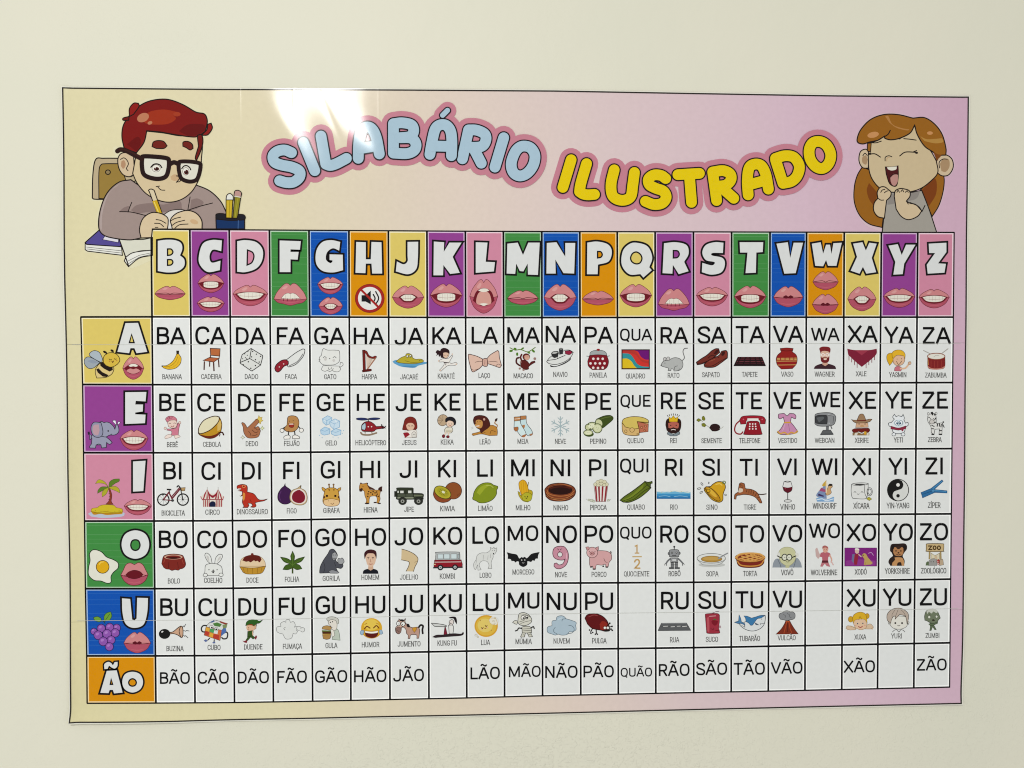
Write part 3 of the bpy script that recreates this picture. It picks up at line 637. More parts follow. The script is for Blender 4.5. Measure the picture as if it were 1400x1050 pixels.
'BI': ('i0', '''e - 1a1a1a 1.5 | 77 375 45 45 0 231 375 44 45 0; l 777 .3 | 77 332! 77 418!; l 777 .3 | 34 375! 120 375!; l 777 .3 | 46 345! 108 405!; l 777 .3 | 46 405! 108 345!; l 777 .3 | 231 332! 231 418!; l 777 .3 | 188 375! 274 375!; l 777 .3 | 200 345! 262 405!; l 777 .3 | 200 405! 262 345!
e 1a1a1a | 77 375 7 7 0 231 375 7 7 0; l 6e1828 1.8 | 78 375! 120 318! 148 370!; l 6e1828 1.3 | 78 376! 146 382!; l 6e1828 1.9 | 142 372! 210 290!; l 6e1828 1.4 | 140 355! 205 280!; l 2a2a2a 1.3 | 212 285! 230 372!; c 1a1a1a 1.4 | 185 275! 196 266 210 282!
l 1a1a1a 2 | 104 295! 140 297!; l 2a2a2a 1 | 122 298! 128 322!; e 3a3a3a | 150 382 12 10 0; s b09060 5a4020 .5 | 216 282! 250 280! 245 305! 222 306!; c 2a2a2a 1 | 70 340! 90 330!'''),
'CI': ('i0', '''l 8a8a80 .5 | 423 275! 423 300!; l 8a8a80 .5 | 509 275! 509 300!
s dcd4c8 | 423 292! 408 320 372 352! 388 375! 390 432! 542 432! 545 375! 552 352! 525 325 509 292! 490 320 466 330 440 320!
p 9a2030 | 423 292 400 330 388 375 398 372 412 330; p 9a2030 | 423 292 416 370 428 368; p 9a2030 | 423 292 440 325 448 372 436 368; p 9a2030 | 509 292 530 330 542 375 532 372 520 330; p 9a2030 | 509 292 504 370 516 368; p 9a2030 | 509 292 492 325 484 372 496 368
s 8e1c2c | 430 318! 466 342 500 318! 498 335 466 362 434 335!
l 9a2030 1.2 | 396 378! 396 432!; l 9a2030 1.2 | 410 378! 410 432!; l 9a2030 1.2 | 424 378! 424 432!; l 9a2030 1.2 | 438 378! 438 432!; l 9a2030 1.2 | 494 378! 494 432!; l 9a2030 1.2 | 508 378! 508 432!; l 9a2030 1.2 | 522 378! 522 432!; l 9a2030 1.2 | 536 378! 536 432!
l 8e1c2c 1 | 386 374! 546 374!; s 101a3a | 442 432! 442 405 452 392 466 388 480 392 488 405 488 432!; c b03040 .8 | 372 352! 385 378!; c b03040 .8 | 552 352! 545 378!'''),
'DI': ('i0', '''s b3301e 4a1008 .7 | 658 285! 662 265 700 255 730 262 740 280 738 315! 790 330 825 372 860 378 898 370! 870 385 830 392 800 400! 808 425 792 436 765 434! 780 422 770 405! 745 405 752 420 742 438! 705 438! 712 425 700 395 705 350 690 345! 700 335! 700 310! 665 306! 690 300! 668 292!
s d08a3a | 706 318! 722 330 718 370 708 385! 700 365!; d 1a0a08 .8 | 706 272; p f0e8d8 | 664 288! 690 288! 688 294! 668 294!; c 4a1008 .5 | 690 350! 680 345!; c 6a1a10 .6 | 760 375! 770 392!; e - e8a060 .5 | 712 270 12 10 0'''),
'FI': ('i0', '''s 3c1848 1c0a20 .7 | 1037 248! 1042 270 1080 300 1095 345 1085 390 1050 410 1010 405 982 375 982 330 1005 290 1030 268!
c 5a3068 .8 | 1005 310! 992 345 1000 380!; s b9a078 6a5a3a .5 | 1162 262! 1160 285 1195 305 1212 350 1205 395 1170 418 1115 412 1080 385 1074 345 1090 305 1135 285!; s e0d4cc | 1160 290! 1190 312 1205 350 1198 390 1165 410 1118 405 1086 380 1082 345 1100 308 1135 292!
s 7c1428 | 1152 298! 1180 318 1195 350 1188 385 1160 402 1122 398 1096 378 1092 345 1106 318 1135 300!; l 3a3020 1.2 | 1162 262! 1160 280!'''),
'GI': ('i1', '''c 8a6a3a 1.5 | 176 285! 172 262!; c 8a6a3a 1.5 | 208 285! 208 262!; e 7a5a3a | 172 256 8 7 0 208 256 8 7 0
s c99a40 6a4418 .6 | 115 285! 120 278 140 288 148 300! 135 312 120 300!; s c99a40 6a4418 .6 | 265 280! 262 300 245 312 232 300! 248 285!; s c99a40 6a4418 .7 | 140 300! 165 284 215 284 245 302! 252 350 256 390 240 418 190 428 145 420 124 390 130 345!
s ddbb8a 6a4418 .5 | 130 380! 190 368 250 380! 254 402 235 422 190 428 148 422 127 402!; d 2a1408 1.6 | 156 346 222 346; d 6a4418 .5 | 168 385 212 385; c 6a3a18 .6 | 186 405! 200 412 210 402!
p 5a3414 | 130 345 142 350 140 365 128 365; p 5a3414 | 244 345 254 350 254 365 242 365; p 6a4018 | 165 295 178 292 176 310; p 6a4018 | 205 292 218 296 210 310'''),
'HI': ('i1', '''s 4a2818 | 440 252! 470 262 495 292 540 300! 520 285 490 270 465 245!; c a07030 2 | 570 310! 582 288!; s 3a1a14 | 565 315! 560 290 575 275 592 272 590 290 592 310!
s c08a3c 6a4014 .6 | 412 300! 412 270 420 245! 440 250 470 245! 480 270 500 298 540 300 575 305 572 345 575 370 565 400! 548 402! 552 370 540 348 500 350 490 370 488 402! 462 405! 468 380 455 345 450 310 435 300!
s 3a2018 | 410 298! 425 285 438 290 432 310 414 312!; d 3a2010 1 | 485 312 502 320 520 312 515 332 535 322 552 332 548 315 480 330 560 350 545 345 478 350; e 2a1410 | 472 405 18 6 0 535 398 12 5 0 568 405 14 5 0; d 1a0a08 .6 | 440 270; s 3a2018 | 415 248! 425 240 432 252!; s 3a2018 | 470 240! 480 248 472 262!'''),
'JI': ('i1', '''r 24261e 111 .4 | 688 310 704 352; s 2e3426 14160e .6 | 706 295! 715 282 830 282! 836 325! 912 330 914 365! 900 372! 715 375! 702 370!
r d6d8d0 | 734 305 760 324; r d6d8d0 | 796 304 822 324; r d6d8d0 | 712 306 722 322; r 4a5040 | 715 332 834 352; s 6a7058 14160e .4 | 838 334! 910 336! 912 350! 840 352!; r 8a907a | 712 356 838 366
e 2a2c26 111 .5 | 752 386 32 30 0 878 386 34 30 0; e 9a9c94 | 752 388 15 14 0 878 388 15 14 0; e 2a2c26 | 752 388 7 7 0 878 388 7 7 0; l 1a1a14 1 | 836 285! 836 352!; l 1a1a14 .6 | 778 300! 778 356!; l 1a1a14 2 | 898 368! 918 368!'''),
'KI': ('i1', '''e 8a4c24 3a1c0c .7 | 1152 305 66 66 -20; c 5a2c14 .5 | 1190 330! 1185 345!; c 5a2c14 .5 | 1200 325! 1195 340!
s 8a4424 3a1c0c .7 | 1000 300! 996 340 1020 380 1065 398 1110 390 1135 370!; e b0a42c 3a3c0c .8 | 1068 318 70 44 28; e a09a24 | 1070 318 50 30 28; e d8d8b8 | 1074 316 14 9 28
d 2a2410 .42 | 1040 300 1052 295 1070 292 1088 300 1098 312 1102 328 1095 338 1080 342 1062 336 1048 326 1042 312 1058 302 1082 306 1090 322 1074 334 1056 318'''),
'LI': ('i2', '''s 7e8e1c 3a440c .7 | 92 362! 98 350 105 315 135 270 180 245 230 244 258 260! 290 270! 292 282 282 300! 280 335 250 375 200 398 150 400 120 385 96 375!
s 97a42a | 125 320! 150 280 195 258 225 262 190 290 150 340!; c b4bc5a .8 | 200 262! 235 265 255 280!'''),
'MI': ('i2', '''s b9a020 6a6a14 .5 | 520 290! 535 235! 530 290 560 305 566 330 556 365! 530 395! 490 385 460 348 450 310! 465 320 470 345!
s d8a61e 8a5a10 .6 | 462 290! 458 245 475 225 492 220 512 232 525 262 532 300 525 335 495 345 475 330!; c b8801a .4 | 475 240! 480 330!; c b8801a .4 | 492 228! 500 335!; c b8801a .4 | 510 240! 518 325!
s b0ac2a 6a6a14 .5 | 478 345! 510 320 545 325 562 345 552 380 525 390 490 380!; d 2a1c08 .7 | 506 352 526 350; c 2a1c08 .7 | 512 362! 518 366 524 360!'''),
'NI': ('i2', '''c 9a6a3a .6 | 660 300! 700 290!; c 9a6a3a .6 | 908 310! 870 300!; s 7a3c22 2c100a .8 | 664 315! 665 290 700 258 760 246 830 250 885 272 905 305 895 345 850 378 780 388 710 380 672 352!
c b4703c .8 | 675 320! 700 350 760 368 830 362 890 330!; c c48450 .7 | 680 345! 730 372 800 378 870 356!; c 4a1c10 .8 | 670 330! 710 362 780 372 850 362 895 335!; e 2c0e0a 1c0806 .7 | 785 300 92 34 0; e 4a1a10 | 785 288 82 18 0; e 280c08 | 786 304 80 26 0
c a86438 .9 | 690 280! 740 258 800 254 870 270!; c 5a2414 .7 | 680 290! 730 262 800 260 880 285!; c b4703c .8 | 680 300! 700 332 780 348 860 336 895 305!'''),
'PI': ('i2', '''s dedad4 6a2020 .5 | 1050 265! 1160 265! 1142 390! 1066 390!; p 8e1c28 | 1056 270 1070 270 1078 388 1068 388; p 8e1c28 | 1082 270 1096 270 1098 390 1088 390; p 8e1c28 | 1112 270 1126 270 1118 390 1108 390; p 8e1c28 | 1142 270 1156 270 1140 388 1130 388
e d4cfb0 8a866a .4 | 1062 255 15 14 0 1150 255 14 14 0 1082 238 17 15 0 1132 236 17 15 0 1106 228 16 14 0 1106 252 18 14 0 1084 262 14 10 0 1130 260 15 11 0
d 8a8660 .4 | 1070 250 1090 240 1112 235 1130 245 1098 258 1120 258 1142 250; e c9cbb8 8a8c7a .4 | 1032 382 14 10 0 1010 378 9 7 0 1048 388 11 7 0 1165 380 9 7 0; d 8a8c7a .4 | 990 372 1180 376 1155 388'''),
'QUI': ('i3', '''s 5c6c1a 20260a 1 | 45 380! 80 350 140 310 200 265 238 235! 262 242 278 268 288 282! 250 320 190 365 120 395 70 395!
s 748424 | 62 380! 120 350 180 300 232 250! 215 295 150 350 90 385!; c 20260a .6 | 60 388! 130 362 200 310 262 255!; c 20260a .6 | 90 392! 160 368 230 310 282 280!; s 4c5c18 20260a .9 | 238 230! 262 238 285 235! 296 232 298 245! 285 252 284 282! 262 262!'''),
'RI': ('i3', '''r 2a78b0 | 334 332 600 368; s 6aaed0 | 334 316! 380 312 430 318 470 310 520 318 570 312 600 318! 600 338! 540 334 480 340 420 332 370 340 334 334!; r 3a8cc0 | 334 330 600 346
c c4d8d8 .8 | 336 312! 380 316 430 312! ; c d0dcd0 .9 | 440 310! 500 308 590 320!; c 9ac8dc .5 | 350 350! 400 345 440 352!; c 9ac8dc .5 | 470 352! 520 346 580 354!; r 1f68a0 | 334 360 600 369; d c4b890 .5 | 370 318 450 312 530 312'''),
'SI': ('i3', '''s cf9e1c 4a3408 .9 | 708 285! 730 275 760 270 775 255 810 235 845 235 868 250 875 280 862 315 856 340 855 375 845 390! 820 396 770 375 730 330 710 305!
e b9861a 4a3408 .8 | 775 330 78 26 44; e d8ae3a | 770 320 50 14 44; e cf9e1c 4a3408 .7 | 740 305 15 13 20; e - 6a7a30 1 | 864 240 12 11 0; c e6c860 1 | 800 255! 830 250 848 262!
c 2a2a2a 1.1 | 745 238! 744 248!; e - 2a2a2a .6 | 690 252 6 12 -35 668 288 14 6 -10 684 318 12 6 -35; e - 2a2a2a .5 | 876 338 8 6 20'''),
'TI': ('i3', '''c 3a2418 1.2 | 1125 330! 1160 335 1196 330!; s 9a5a34 3a2014 .7 | 985 250! 1000 242 1025 250! 1030 275 1035 288 1080 295 1120 315 1140 345 1160 388 1162 402! 1148 402! 1120 365 1095 348 1060 338 1020 335 990 340 965 345 958 372! 945 370! 950 335 975 315 978 290!
s d4c4b0 | 985 285! 1010 290 1012 310 990 320 975 315!; c 3a2014 .6 | 1045 295! 1042 315!; c 3a2014 .6 | 1062 298! 1060 325!; c 3a2014 .6 | 1080 302! 1076 330!; c 3a2014 .6 | 1100 310! 1092 335!; c 3a2014 .6 | 1120 325! 1110 345!; c 3a2014 .6 | 1140 355! 1128 362!; d 1a0a08 .55 | 994 268 1012 268; c 3a2014 .6 | 990 255! 1005 262!; c 3a2014 .5 | 1000 282! 1012 280!'''),
'VI': ('i4', '''s dcdcda 2a2a2a .6 | 118 218! 142 214 168 218! 178 255 172 285 145 302! 118 285 108 255!; s 5e1020 | 110 256! 144 262 177 256! 172 285 145 300! 118 285!; l 3a3a3a 1.1 | 145 300! 145 350!; e d4d4d2 3a3a3a .6 | 146 360 27 10 0; c e6e6e4 .8 | 120 232! 116 250!; c a04050 .7 | 125 268! 132 272!; c 3a3a3a .7 | 122 218! 145 222 168 218!'''),
'WI': ('i4', '''s 7a8cb0 | 430 205! 422 230 400 262 372 290 355 322 390 340! 432 345! 428 270!; s c4a040 | 430 205! 400 240 405 252 428 250!; s a04a70 | 392 262! 426 278! 428 296! 376 286!; s 3a2c5a | 372 305! 412 322! 408 330! 366 320!
s c8a070 3a2a20 .4 | 440 262! 450 240 468 236 474 255 460 272 466 300 440 318 422 310!; s 2a2420 | 440 250! 452 234 474 238 470 250!; s e4d2b0 | 425 215! 438 235! 432 300! 424 300!
s 7aa4cc | 355 340! 390 332 430 350 482 330 485 345 484 365! 360 365!; c dce6ee 1 | 362 350! 400 345 430 358 480 345!; c dce6ee .8 | 440 325! 460 318 476 326!'''),
'XI': ('i4', '''s dcddda 3a3a3a .6 | 615 240! 612 290 620 335 640 342 710 345 728 330 735 290 738 232!; e dcddda 3a3a3a .6 | 676 236 60 9 -2; s 3a3a3a | 635 240! 676 248 715 240 690 234 650 234!; e - 3a3a3a .6 | 748 292 20 30 0 748 292 12 20 0
c 3a3a3a .7 | 632 296! 640 292 648 297!; c 3a3a3a .7 | 684 296! 692 292 700 297!; c 3a3a3a .6 | 656 308! 664 311 672 308!; c 3a3a3a .6 | 712 242! 712 300 728 338!; s b0a83a 5a5414 .4 | 725 345! 742 332 764 346! 745 358!'''),
'YI': ('i4', '''e d6d8d4 1a1a1a .9 | 957 280 78 80 0; s 141414 | 957 200! 930 205 895 230 880 280 892 330 925 355 957 360! 930 345 918 320 928 292 957 280! 985 268 996 240 985 212!; e e4e4e0 | 957 242 13 13 0; e 141414 | 957 322 13 13 0'''),
'ZI': ('i4', '''s 2c6a9c 1c4870 .5 | 1126 298! 1200 268! 1280 205! 1290 215! 1225 275! 1318 285! 1318 302! 1228 298! 1138 338!; l 5a9ac4 .7 | 1212 270! 1282 214!; l 5a9ac4 .7 | 1228 284! 1312 290!; l 1c4870 .6 | 1135 312! 1215 285!; e 4a88b4 1c4870 .4 | 1216 284 14 10 -20'''),
# ---- O
'BO': ('i0', '''s 7a241c 3a0c08 .6 | 64 880! 75 830 95 812 155 804 220 812 238 830 253 880 245 905 228 918 210 922 195 932 170 928 145 934 125 925 100 922 80 910!
e c9a088 | 156 828 72 19 0; e 5a1814 | 156 830 60 14 0; e 7a241c | 156 824 50 9 0; e 3a0c08 | 156 834 36 8 0; c 9a4434 .8 | 80 870! 90 845!; c 9a4434 .8 | 225 850! 235 880!; c 4a100c .5 | 120 870! 118 915!; c 4a100c .5 | 190 870! 195 915!'''),
'CO': ('i0', '''s dddfdb 3a3a3a .6 | 452 882! 425 860 405 820 408 800! 425 798 450 825 462 880!; s dddfdb 3a3a3a .6 | 482 880! 490 835 515 808 540 808! 542 830 520 865 492 885!; s c4c2be | 440 870! 422 840 418 815 435 825!; s c4c2be | 500 868! 512 835 530 820 528 840!
s dddfdb 3a3a3a .6 | 405 940! 410 895 440 880 470 878 505 885 535 905 542 940 540 975! 400 975!; e e2e4e0 3a3a3a .6 | 408 970 17 14 0 532 968 17 14 0; d 1a1a1a .8 | 437 928 501 928
c 222 .7 | 458 940! 470 945 482 938!; s 1a1a1a | 462 935! 470 932 478 935 470 942!; c 222 .6 | 470 930! 470 925!; s 222 | 460 945! 480 945! 470 958!'''),
'DO': ('i0', '''e d8bf96 | 782 892 102 30 0; s dcc4a0 9a7a50 .5 | 680 900! 690 850 730 822 785 812 840 825 875 860 884 900!; s 5e1a12 | 700 855! 725 822 785 812 835 820 852 848! 835 870 820 858 805 862 790 855 765 870 750 862 730 865 715 860!
s b98a2c 6a4810 .6 | 680 905! 780 915 884 900! 862 945 830 960 740 962 705 948!; c 8a6418 .5 | 705 912! 718 952!; c 8a6418 .5 | 740 915! 745 960!; c 8a6418 .5 | 780 916! 782 962!; c 8a6418 .5 | 820 912! 818 960!; c 8a6418 .5 | 855 908! 845 952!; e 6e241a | 778 806 11 9 0'''),
'FO': ('i0', '''s 3e5a1a 24340e .6 | 1096 782! 1112 820 1108 858! 1140 840 1192 826! 1165 862 1120 882! 1150 892 1170 920! 1130 928 1100 912! 1060 928 1020 926! 1040 895 1075 882! 1030 865 1000 828! 1050 838 1086 858! 1080 820!; l 3a4a1a 2.2 | 1096 905! 1096 958!; c 5a7a2e .5 | 1096 900! 1096 800!; c 5a7a2e .5 | 1096 890! 1170 842!; c 5a7a2e .5 | 1096 890! 1022 842!'''),
'GO': ('i1', '''s 4a4c54 1c1c20 .7 | 165 800! 180 772 205 766 225 785 238 815 225 850 240 870 275 880 282 900 265 918 230 912 240 940 250 950! 110 955! 98 950 105 900 130 850!
s 9a9c9e 2a2a2c .5 | 198 800! 220 790 235 812 232 840 205 850 195 825!; d 1a1a1a .6 | 206 812 222 812; c 2a2a2c .6 | 205 838! 225 838!; c 2a2c30 .6 | 130 870! 140 910 130 950!; c 2a2c30 .6 | 215 870! 225 900!; s 9a9c9e 2a2a2c .6 | 240 850! 248 838 262 842 275 835 288 850 290 870 270 885 245 880!; s 8a8c90 2a2a2c .4 | 170 940! 200 930 250 946! 240 956 180 956!'''),
'HO': ('i1', '''s 12141e | 438 960! 445 935 475 922 525 922 555 935 562 960!; p c9a68c | 482 900! 520 900! 522 922! 500 935! 480 922!; s d6b49a | 458 830! 465 800 535 800! 542 840 530 885 500 908 472 885!
s 3a1418 | 452 845! 450 800 470 775 505 768 540 780 548 810 545 845! 535 815 520 800 480 800 465 815!; l 2a1a18 .8 | 474 832! 490 830!; l 2a1a18 .8 | 510 830! 526 832!; d 2a1a18 .6 | 482 842 518 842; c a87860 .6 | 500 845! 497 865 504 866!; c a05a50 .8 | 488 882! 500 885 514 882!'''),
'JO': ('i1', '''s cdb78e | 745 765! 790 778 840 800 872 835! 870 870 850 905 838 942! 780 940! 800 900 802 868! 780 858 742 850!; c 4a3a28 .7 | 745 765! 790 778 840 802 872 835 868 870 850 905 838 942!; c 4a3a28 .7 | 742 850! 780 858 804 868 800 900 780 940!; c 8a7450 .5 | 848 870! 862 862!'''),
'KO': ('i1', '''s b0b4b4 3a3a3a .6 | 1012 852! 1015 805 1025 790 1180 788 1202 800 1205 852!; r c8d6d8 4a4a4a .4 | 1030 805 1072 842; r c8d6d8 4a4a4a .4 | 1078 804 1124 842; r c8d6d8 4a4a4a .4 | 1134 803 1180 842; r a8b6b8 4a4a4a .4 | 1188 806 1198 840
s 8c1424 3a080e .6 | 1005 852! 1214 850! 1224 885! 1222 905! 1000 908! 1000 885!; l e0dcd6 .8 | 1004 868! 1216 866!; l 2a2a2e 2 | 994 912! 1226 908!; e 1a1a1e | 1050 910 23 23 0 1166 908 23 23 0; e b8bcbe | 1050 910 12 12 0 1166 908 12 12 0; e 4a4a4e | 1050 910 5 5 0 1166 908 5 5 0; l e8d8a0 1.4 | 1002 886! 1012 886!'''),
'LO': ('i2', '''s d4d6d2 7a7a78 .5 | 235 770! 232 752! 250 760 262 750! 268 762 284 755! 282 780 268 805! 255 810 255 830 240 870 245 918! 215 920! 222 890 205 862 165 860 145 890 160 928! 135 932! 132 890 118 925 105 915 102 880 120 850 130 815 160 796 200 795 222 785!
d 1a1a1a .8 | 258 800; d 3a3a3a .5 | 248 778 266 778; c 9a9a98 .4 | 180 812! 176 850!; c 9a9a98 .4 | 215 815! 212 850!; c 9a9a98 .4 | 125 850! 118 890!; c 9a9a98 .4 | 238 800! 232 835!'''),
'MO': ('i2', '''s 141416 | 362 790! 400 800 440 808 455 830 462 840! 470 835! 478 828! 490 833! 502 826! 512 832! 518 838! 530 830 560 802 622 788! 610 815 608 840! 590 842 582 858! 565 855 555 868! 535 862 525 862! 522 890 492 906 462 890 458 865! 445 862 428 872! 420 860 400 860! 392 845 370 842! 372 815!
d d8d8d4 .9 | 480 852 504 852; d 111 .4 | 481 853 503 853; c d8d8d4 .4 | 484 872! 492 876 500 872!'''),
'NO': ('i2', '''s c48a9a 5a3040 .8 | 788 742! 820 750 845 790 848 840 830 890 790 918 755 918 735 900! 738 880 755 875! 775 890 805 880 822 845! 800 852 765 848 735 830 725 795 735 760 760 745!; e dadcd8 5a3040 .7 | 782 808 19 19 0; d 2a1010 .7 | 768 770 788 770; c 2a1010 .5 | 774 782! 779 785 784 782!; l 2a1010 .5 | 760 762! 768 765!; l 2a1010 .5 | 798 762! 790 765!; c e0b4c0 .8 | 832 800! 834 840!'''),
'PO': ('i2', '''s cfa0a0 5a3838 .6 | 1015 830! 1030 790 1080 778 1150 782 1185 805 1188 845 1170 870 1162 905! 1142 908! 1140 885 1110 892 1070 890 1062 925! 1042 925! 1040 900 1022 908! 1015 885!
e d4a8a8 5a3838 .6 | 1036 792 44 42 0; s c49090 5a3838 .5 | 985 750! 1008 748 1012 765 995 775!; s c49090 5a3838 .5 | 1085 745! 1085 770 1070 772 1062 755!; e c48c8c 5a3838 .5 | 1036 800 18 13 0; d 3a1818 .6 | 1030 800 1042 800 1014 786 1058 786; c 5a3838 .5 | 1128 840! 1140 865 1155 870!
p 1a1414 | 1020 903 1038 900 1038 910 1022 912; p 1a1414 | 1040 918 1062 918 1060 928 1042 928; p 1a1414 | 1114 898 1128 894 1130 906 1118 906; p 1a1414 | 1142 902 1162 902 1160 912 1144 912; c 5a3838 .8 | 1186 800! 1180 785 1188 790!'''),
'QUO': ('i3', '''l c09a5c 1.7 | 160 744! 178 736! 178 796!; l c09a5c 1.5 | 160 797! 196 797!; l c4a56e 1.5 | 142 825! 216 825!; c c09a5c 1.7 | 160 866! 168 852 188 850 196 866 190 885 162 915! 200 916!'''),
'RO': ('i3', '''c 3a3a3a 1 | 472 770! 472 748!; d 3a3a3a 1.4 | 472 747; s 8e9092 2a2a2a .6 | 432 780! 445 770 498 770 510 782! 508 825! 434 825!; e 6a6c6e 2a2a2a .4 | 428 800 6 10 0 514 798 6 10 0; d 1a1a1a 1.3 | 454 794 490 794; d e0e0de .5 | 454 794 490 794; l 3a3a3a .9 | 455 815! 488 815!
r 9a9c9e 2a2a2a .6 | 444 834 500 870; r c4c6c6 3a3a3a .4 | 454 842 490 862; c 6a6c6e 1.8 | 442 840! 420 860 408 878!; c 6a6c6e 1.8 | 502 840! 522 858 538 876!; c 3a3a3a .7 | 400 880! 396 892!; c 3a3a3a .7 | 410 884! 412 895!; c 3a3a3a .7 | 536 882! 538 895!; c 3a3a3a .7 | 545 878! 550 888!
r 7a7c7e 2a2a2a .5 | 446 874 466 912; r 7a7c7e 2a2a2a .5 | 478 874 498 912; r 5a5c5e 2a2a2a .4 | 432 910 468 921; r 5a5c5e 2a2a2a .4 | 476 910 514 921; l 2a2a2a .4 | 446 886! 498 886!; l 2a2a2a .4 | 446 898! 498 898!'''),
'SO': ('i3', '''e c0c2be | 768 890 105 18 0; s d0d2d0 8a8c8a .6 | 652 845! 680 875 710 890 810 890 850 872 876 845!; e dadcd8 6a6c6a .6 | 764 838 112 38 0; e b0883c 7a5a24 .5 | 766 844 82 24 0; e c09a50 | 762 840 66 14 0; c 8a8c8e 1.4 | 828 835! 860 815 892 798!; e a2a4a6 6a6c6a .4 | 830 835 14 6 -25'''),
'TO': ('i3', '''s 7a2418 4a1c10 .6 | 962 850! 975 890 1010 908 1080 912 1140 905 1175 880 1182 845!; c c88a3c 1.4 | 970 862! 1000 892 1080 900 1150 888 1180 850!; e c58a44 6a3410 .7 | 1070 832 118 38 0; e 7a2a18 | 1070 832 96 27 0
l d09a50 1.7 | 1000 820! 1120 856!; l d09a50 1.7 | 1030 808! 1150 842!; l d09a50 1.7 | 985 838! 1080 860!; l d09a50 1.7 | 1140 820! 1020 856!; l d09a50 1.7 | 1110 808! 985 842!; l d09a50 1.7 | 1160 834! 1065 860!; l d09a50 1.5 | 1070 806! 1165 832!; c d8a458 1.4 | 955 832! 990 804 1070 796 1150 804 1186 832!'''),
'VO': ('i4', '''s 8e969e | 32 850! 40 812 62 785 110 790 180 788 215 780 240 812 250 850!; s c4c49a 9a9a70 .5 | 78 770! 80 735 105 708 145 700 185 712 205 745 205 775 190 810 160 835 130 835 95 812!
s b9b98e | 130 832! 160 832! 155 852! 128 852!; s d8d8d0 | 62 765! 72 745 85 740 90 770 80 778!; s d8d8d0 | 200 740! 222 748 225 768 205 775!; c 2a2a24 1.2 | 70 765! 95 778 102 778!; c 2a2a24 1.2 | 205 765! 180 775 176 778!; e d8dac8 2a2a24 1 | 122 775 20 23 0 156 775 19 22 0; d 222 .6 | 124 775 154 775; c 6a6a4a .6 | 134 806! 146 810 156 804!; c 5a626a .6 | 72 790! 90 830 95 850!; c 5a626a .6 | 205 790! 195 830 188 850!'''),
'WO': ('i4', '''s c4a8a4 | 348 715! 362 705 375 740 385 760 370 785 352 765!; s b4606c | 388 742! 420 735 455 745 462 770! 445 772 442 800! 400 800! 398 775! 380 770!; s 5a2028 | 398 798! 442 798! 446 818! 394 818!; s b87078 | 394 815! 446 815! 458 845! 432 840! 418 822! 400 845! 384 842!
s d4a08e | 402 705! 420 695 442 705 440 730 420 742 404 730!; s a8605c | 400 712! 402 695 420 688 440 698 444 712! 420 702!; d 3a2020 .5 | 414 715 430 715; c d4a08e 1.6 | 455 760! 468 790 465 810!; c d4b0aa 1.4 | 465 805! 480 830!'''),
'XO': ('i4', '''r 7a1e78 4a104a .5 | 564 706 800 840; s 8a3488 | 575 800! 680 790 790 800! 790 836! 575 836!; s d0b4a8 | 640 722! 655 712 668 722 668 742 652 748 640 738!; s e0dcd6 | 638 722! 645 708 668 712 672 725! 655 718!
s 8e2038 | 640 750! 668 748! 660 800! 655 830! 635 830! 628 780!; c d0b4a8 1.2 | 668 755! 685 770!; s 6a6a90 | 620 752! 638 750! 630 820! 615 800!; s b89a5a | 690 760! 705 745 722 752 735 775 755 800 760 828! 705 832! 710 790!; e 3a2418 | 700 760 4 5 0; s b89a5a | 745 820! 765 805 768 825!; c a88a4a 1.2 | 715 832! 715 815!; c b890b8 .8 | 740 745! 760 740 775 760!'''),
'YO': ('i4', '''s 2a1c18 140c0a .5 | 912 740! 900 725 904 690 918 678 960 676 1002 674 1020 688 1020 715 1005 735! 990 765 1004 800 1000 836! 902 836! 888 810 898 785 922 765!
s b07c50 | 922 708! 935 700 955 712! 965 712! 985 700 996 708! 996 740 985 760 960 766 935 760 922 740!; s 3a2418 | 940 700! 960 694 980 700 966 714 952 714!; s 1a1210 | 912 690! 930 684 926 712 910 724!; s 1a1210 | 1012 686! 1018 712 1000 722 994 690!
s c08e5c | 925 780! 945 775 985 778 1000 800! 1004 836! 985 838! 978 812 955 815 948 838! 912 836! 918 810 932 798!; s 2a1c18 | 900 790! 922 775 935 790 915 815 896 820!; d 0a0808 1.0 | 942 728 978 728; e 0a0808 | 960 742 7 5 0; c 2a1410 .7 | 946 753! 960 758 974 753!; c 4a2c18 .5 | 966 812! 966 836!'''),
'ZO': ('i4', '''s c4ac7c 5a4620 .7 | 1165 685! 1175 675 1282 675 1294 685 1292 725 1285 732 1172 732 1165 722!; c 4a3414 1.5 | 1182 692! 1204 692! 1184 718! 1206 718!; e - 4a3414 1.4 | 1226 705 10 13 0 1258 705 11 13 0
l a08a5a 2.2 | 1190 735! 1188 790!; l a08a5a 2.2 | 1270 735! 1272 790!; s d6cdb0 8a7a50 .5 | 1200 745! 1230 760 1262 745! 1262 790! 1200 790!; s 9a9894 5a5856 .4 | 1185 800! 1210 785 1238 790 1242 835! 1180 835!; s a8342c | 1240 800! 1258 790 1265 815 1250 835!; s b9a488 5a4a34 .4 | 1264 795! 1285 790 1292 830! 1262 836!; s 5a6a4a | 1165 812! 1180 805 1184 835! 1160 835!; d e4e0d8 .7 | 1250 808 1252 820; d 2a2a2a .6 | 1200 808 1218 808; s c9b494 | 1225 765! 1240 762 1246 785 1228 788!'''),
# ---- U
'BU': ('u0', '''s c9a184 2a1c14 .9 | 132 418! 160 412 200 380 222 366! 236 372 242 410 238 452 226 460! 200 440 165 428 134 430!; c 2a1c14 .8 | 220 372! 210 410 222 455!; e 141414 | 90 430 47 41 0; e d8d8d6 | 72 412 10 6 -30
c 3a3a3a .7 | 238 375! 250 362! 252 372! 264 350!; c 3a3a3a .7 | 248 402! 262 408! 270 402! 292 406!; c 3a3a3a .7 | 246 440! 256 450! 262 444! 282 462!'''),
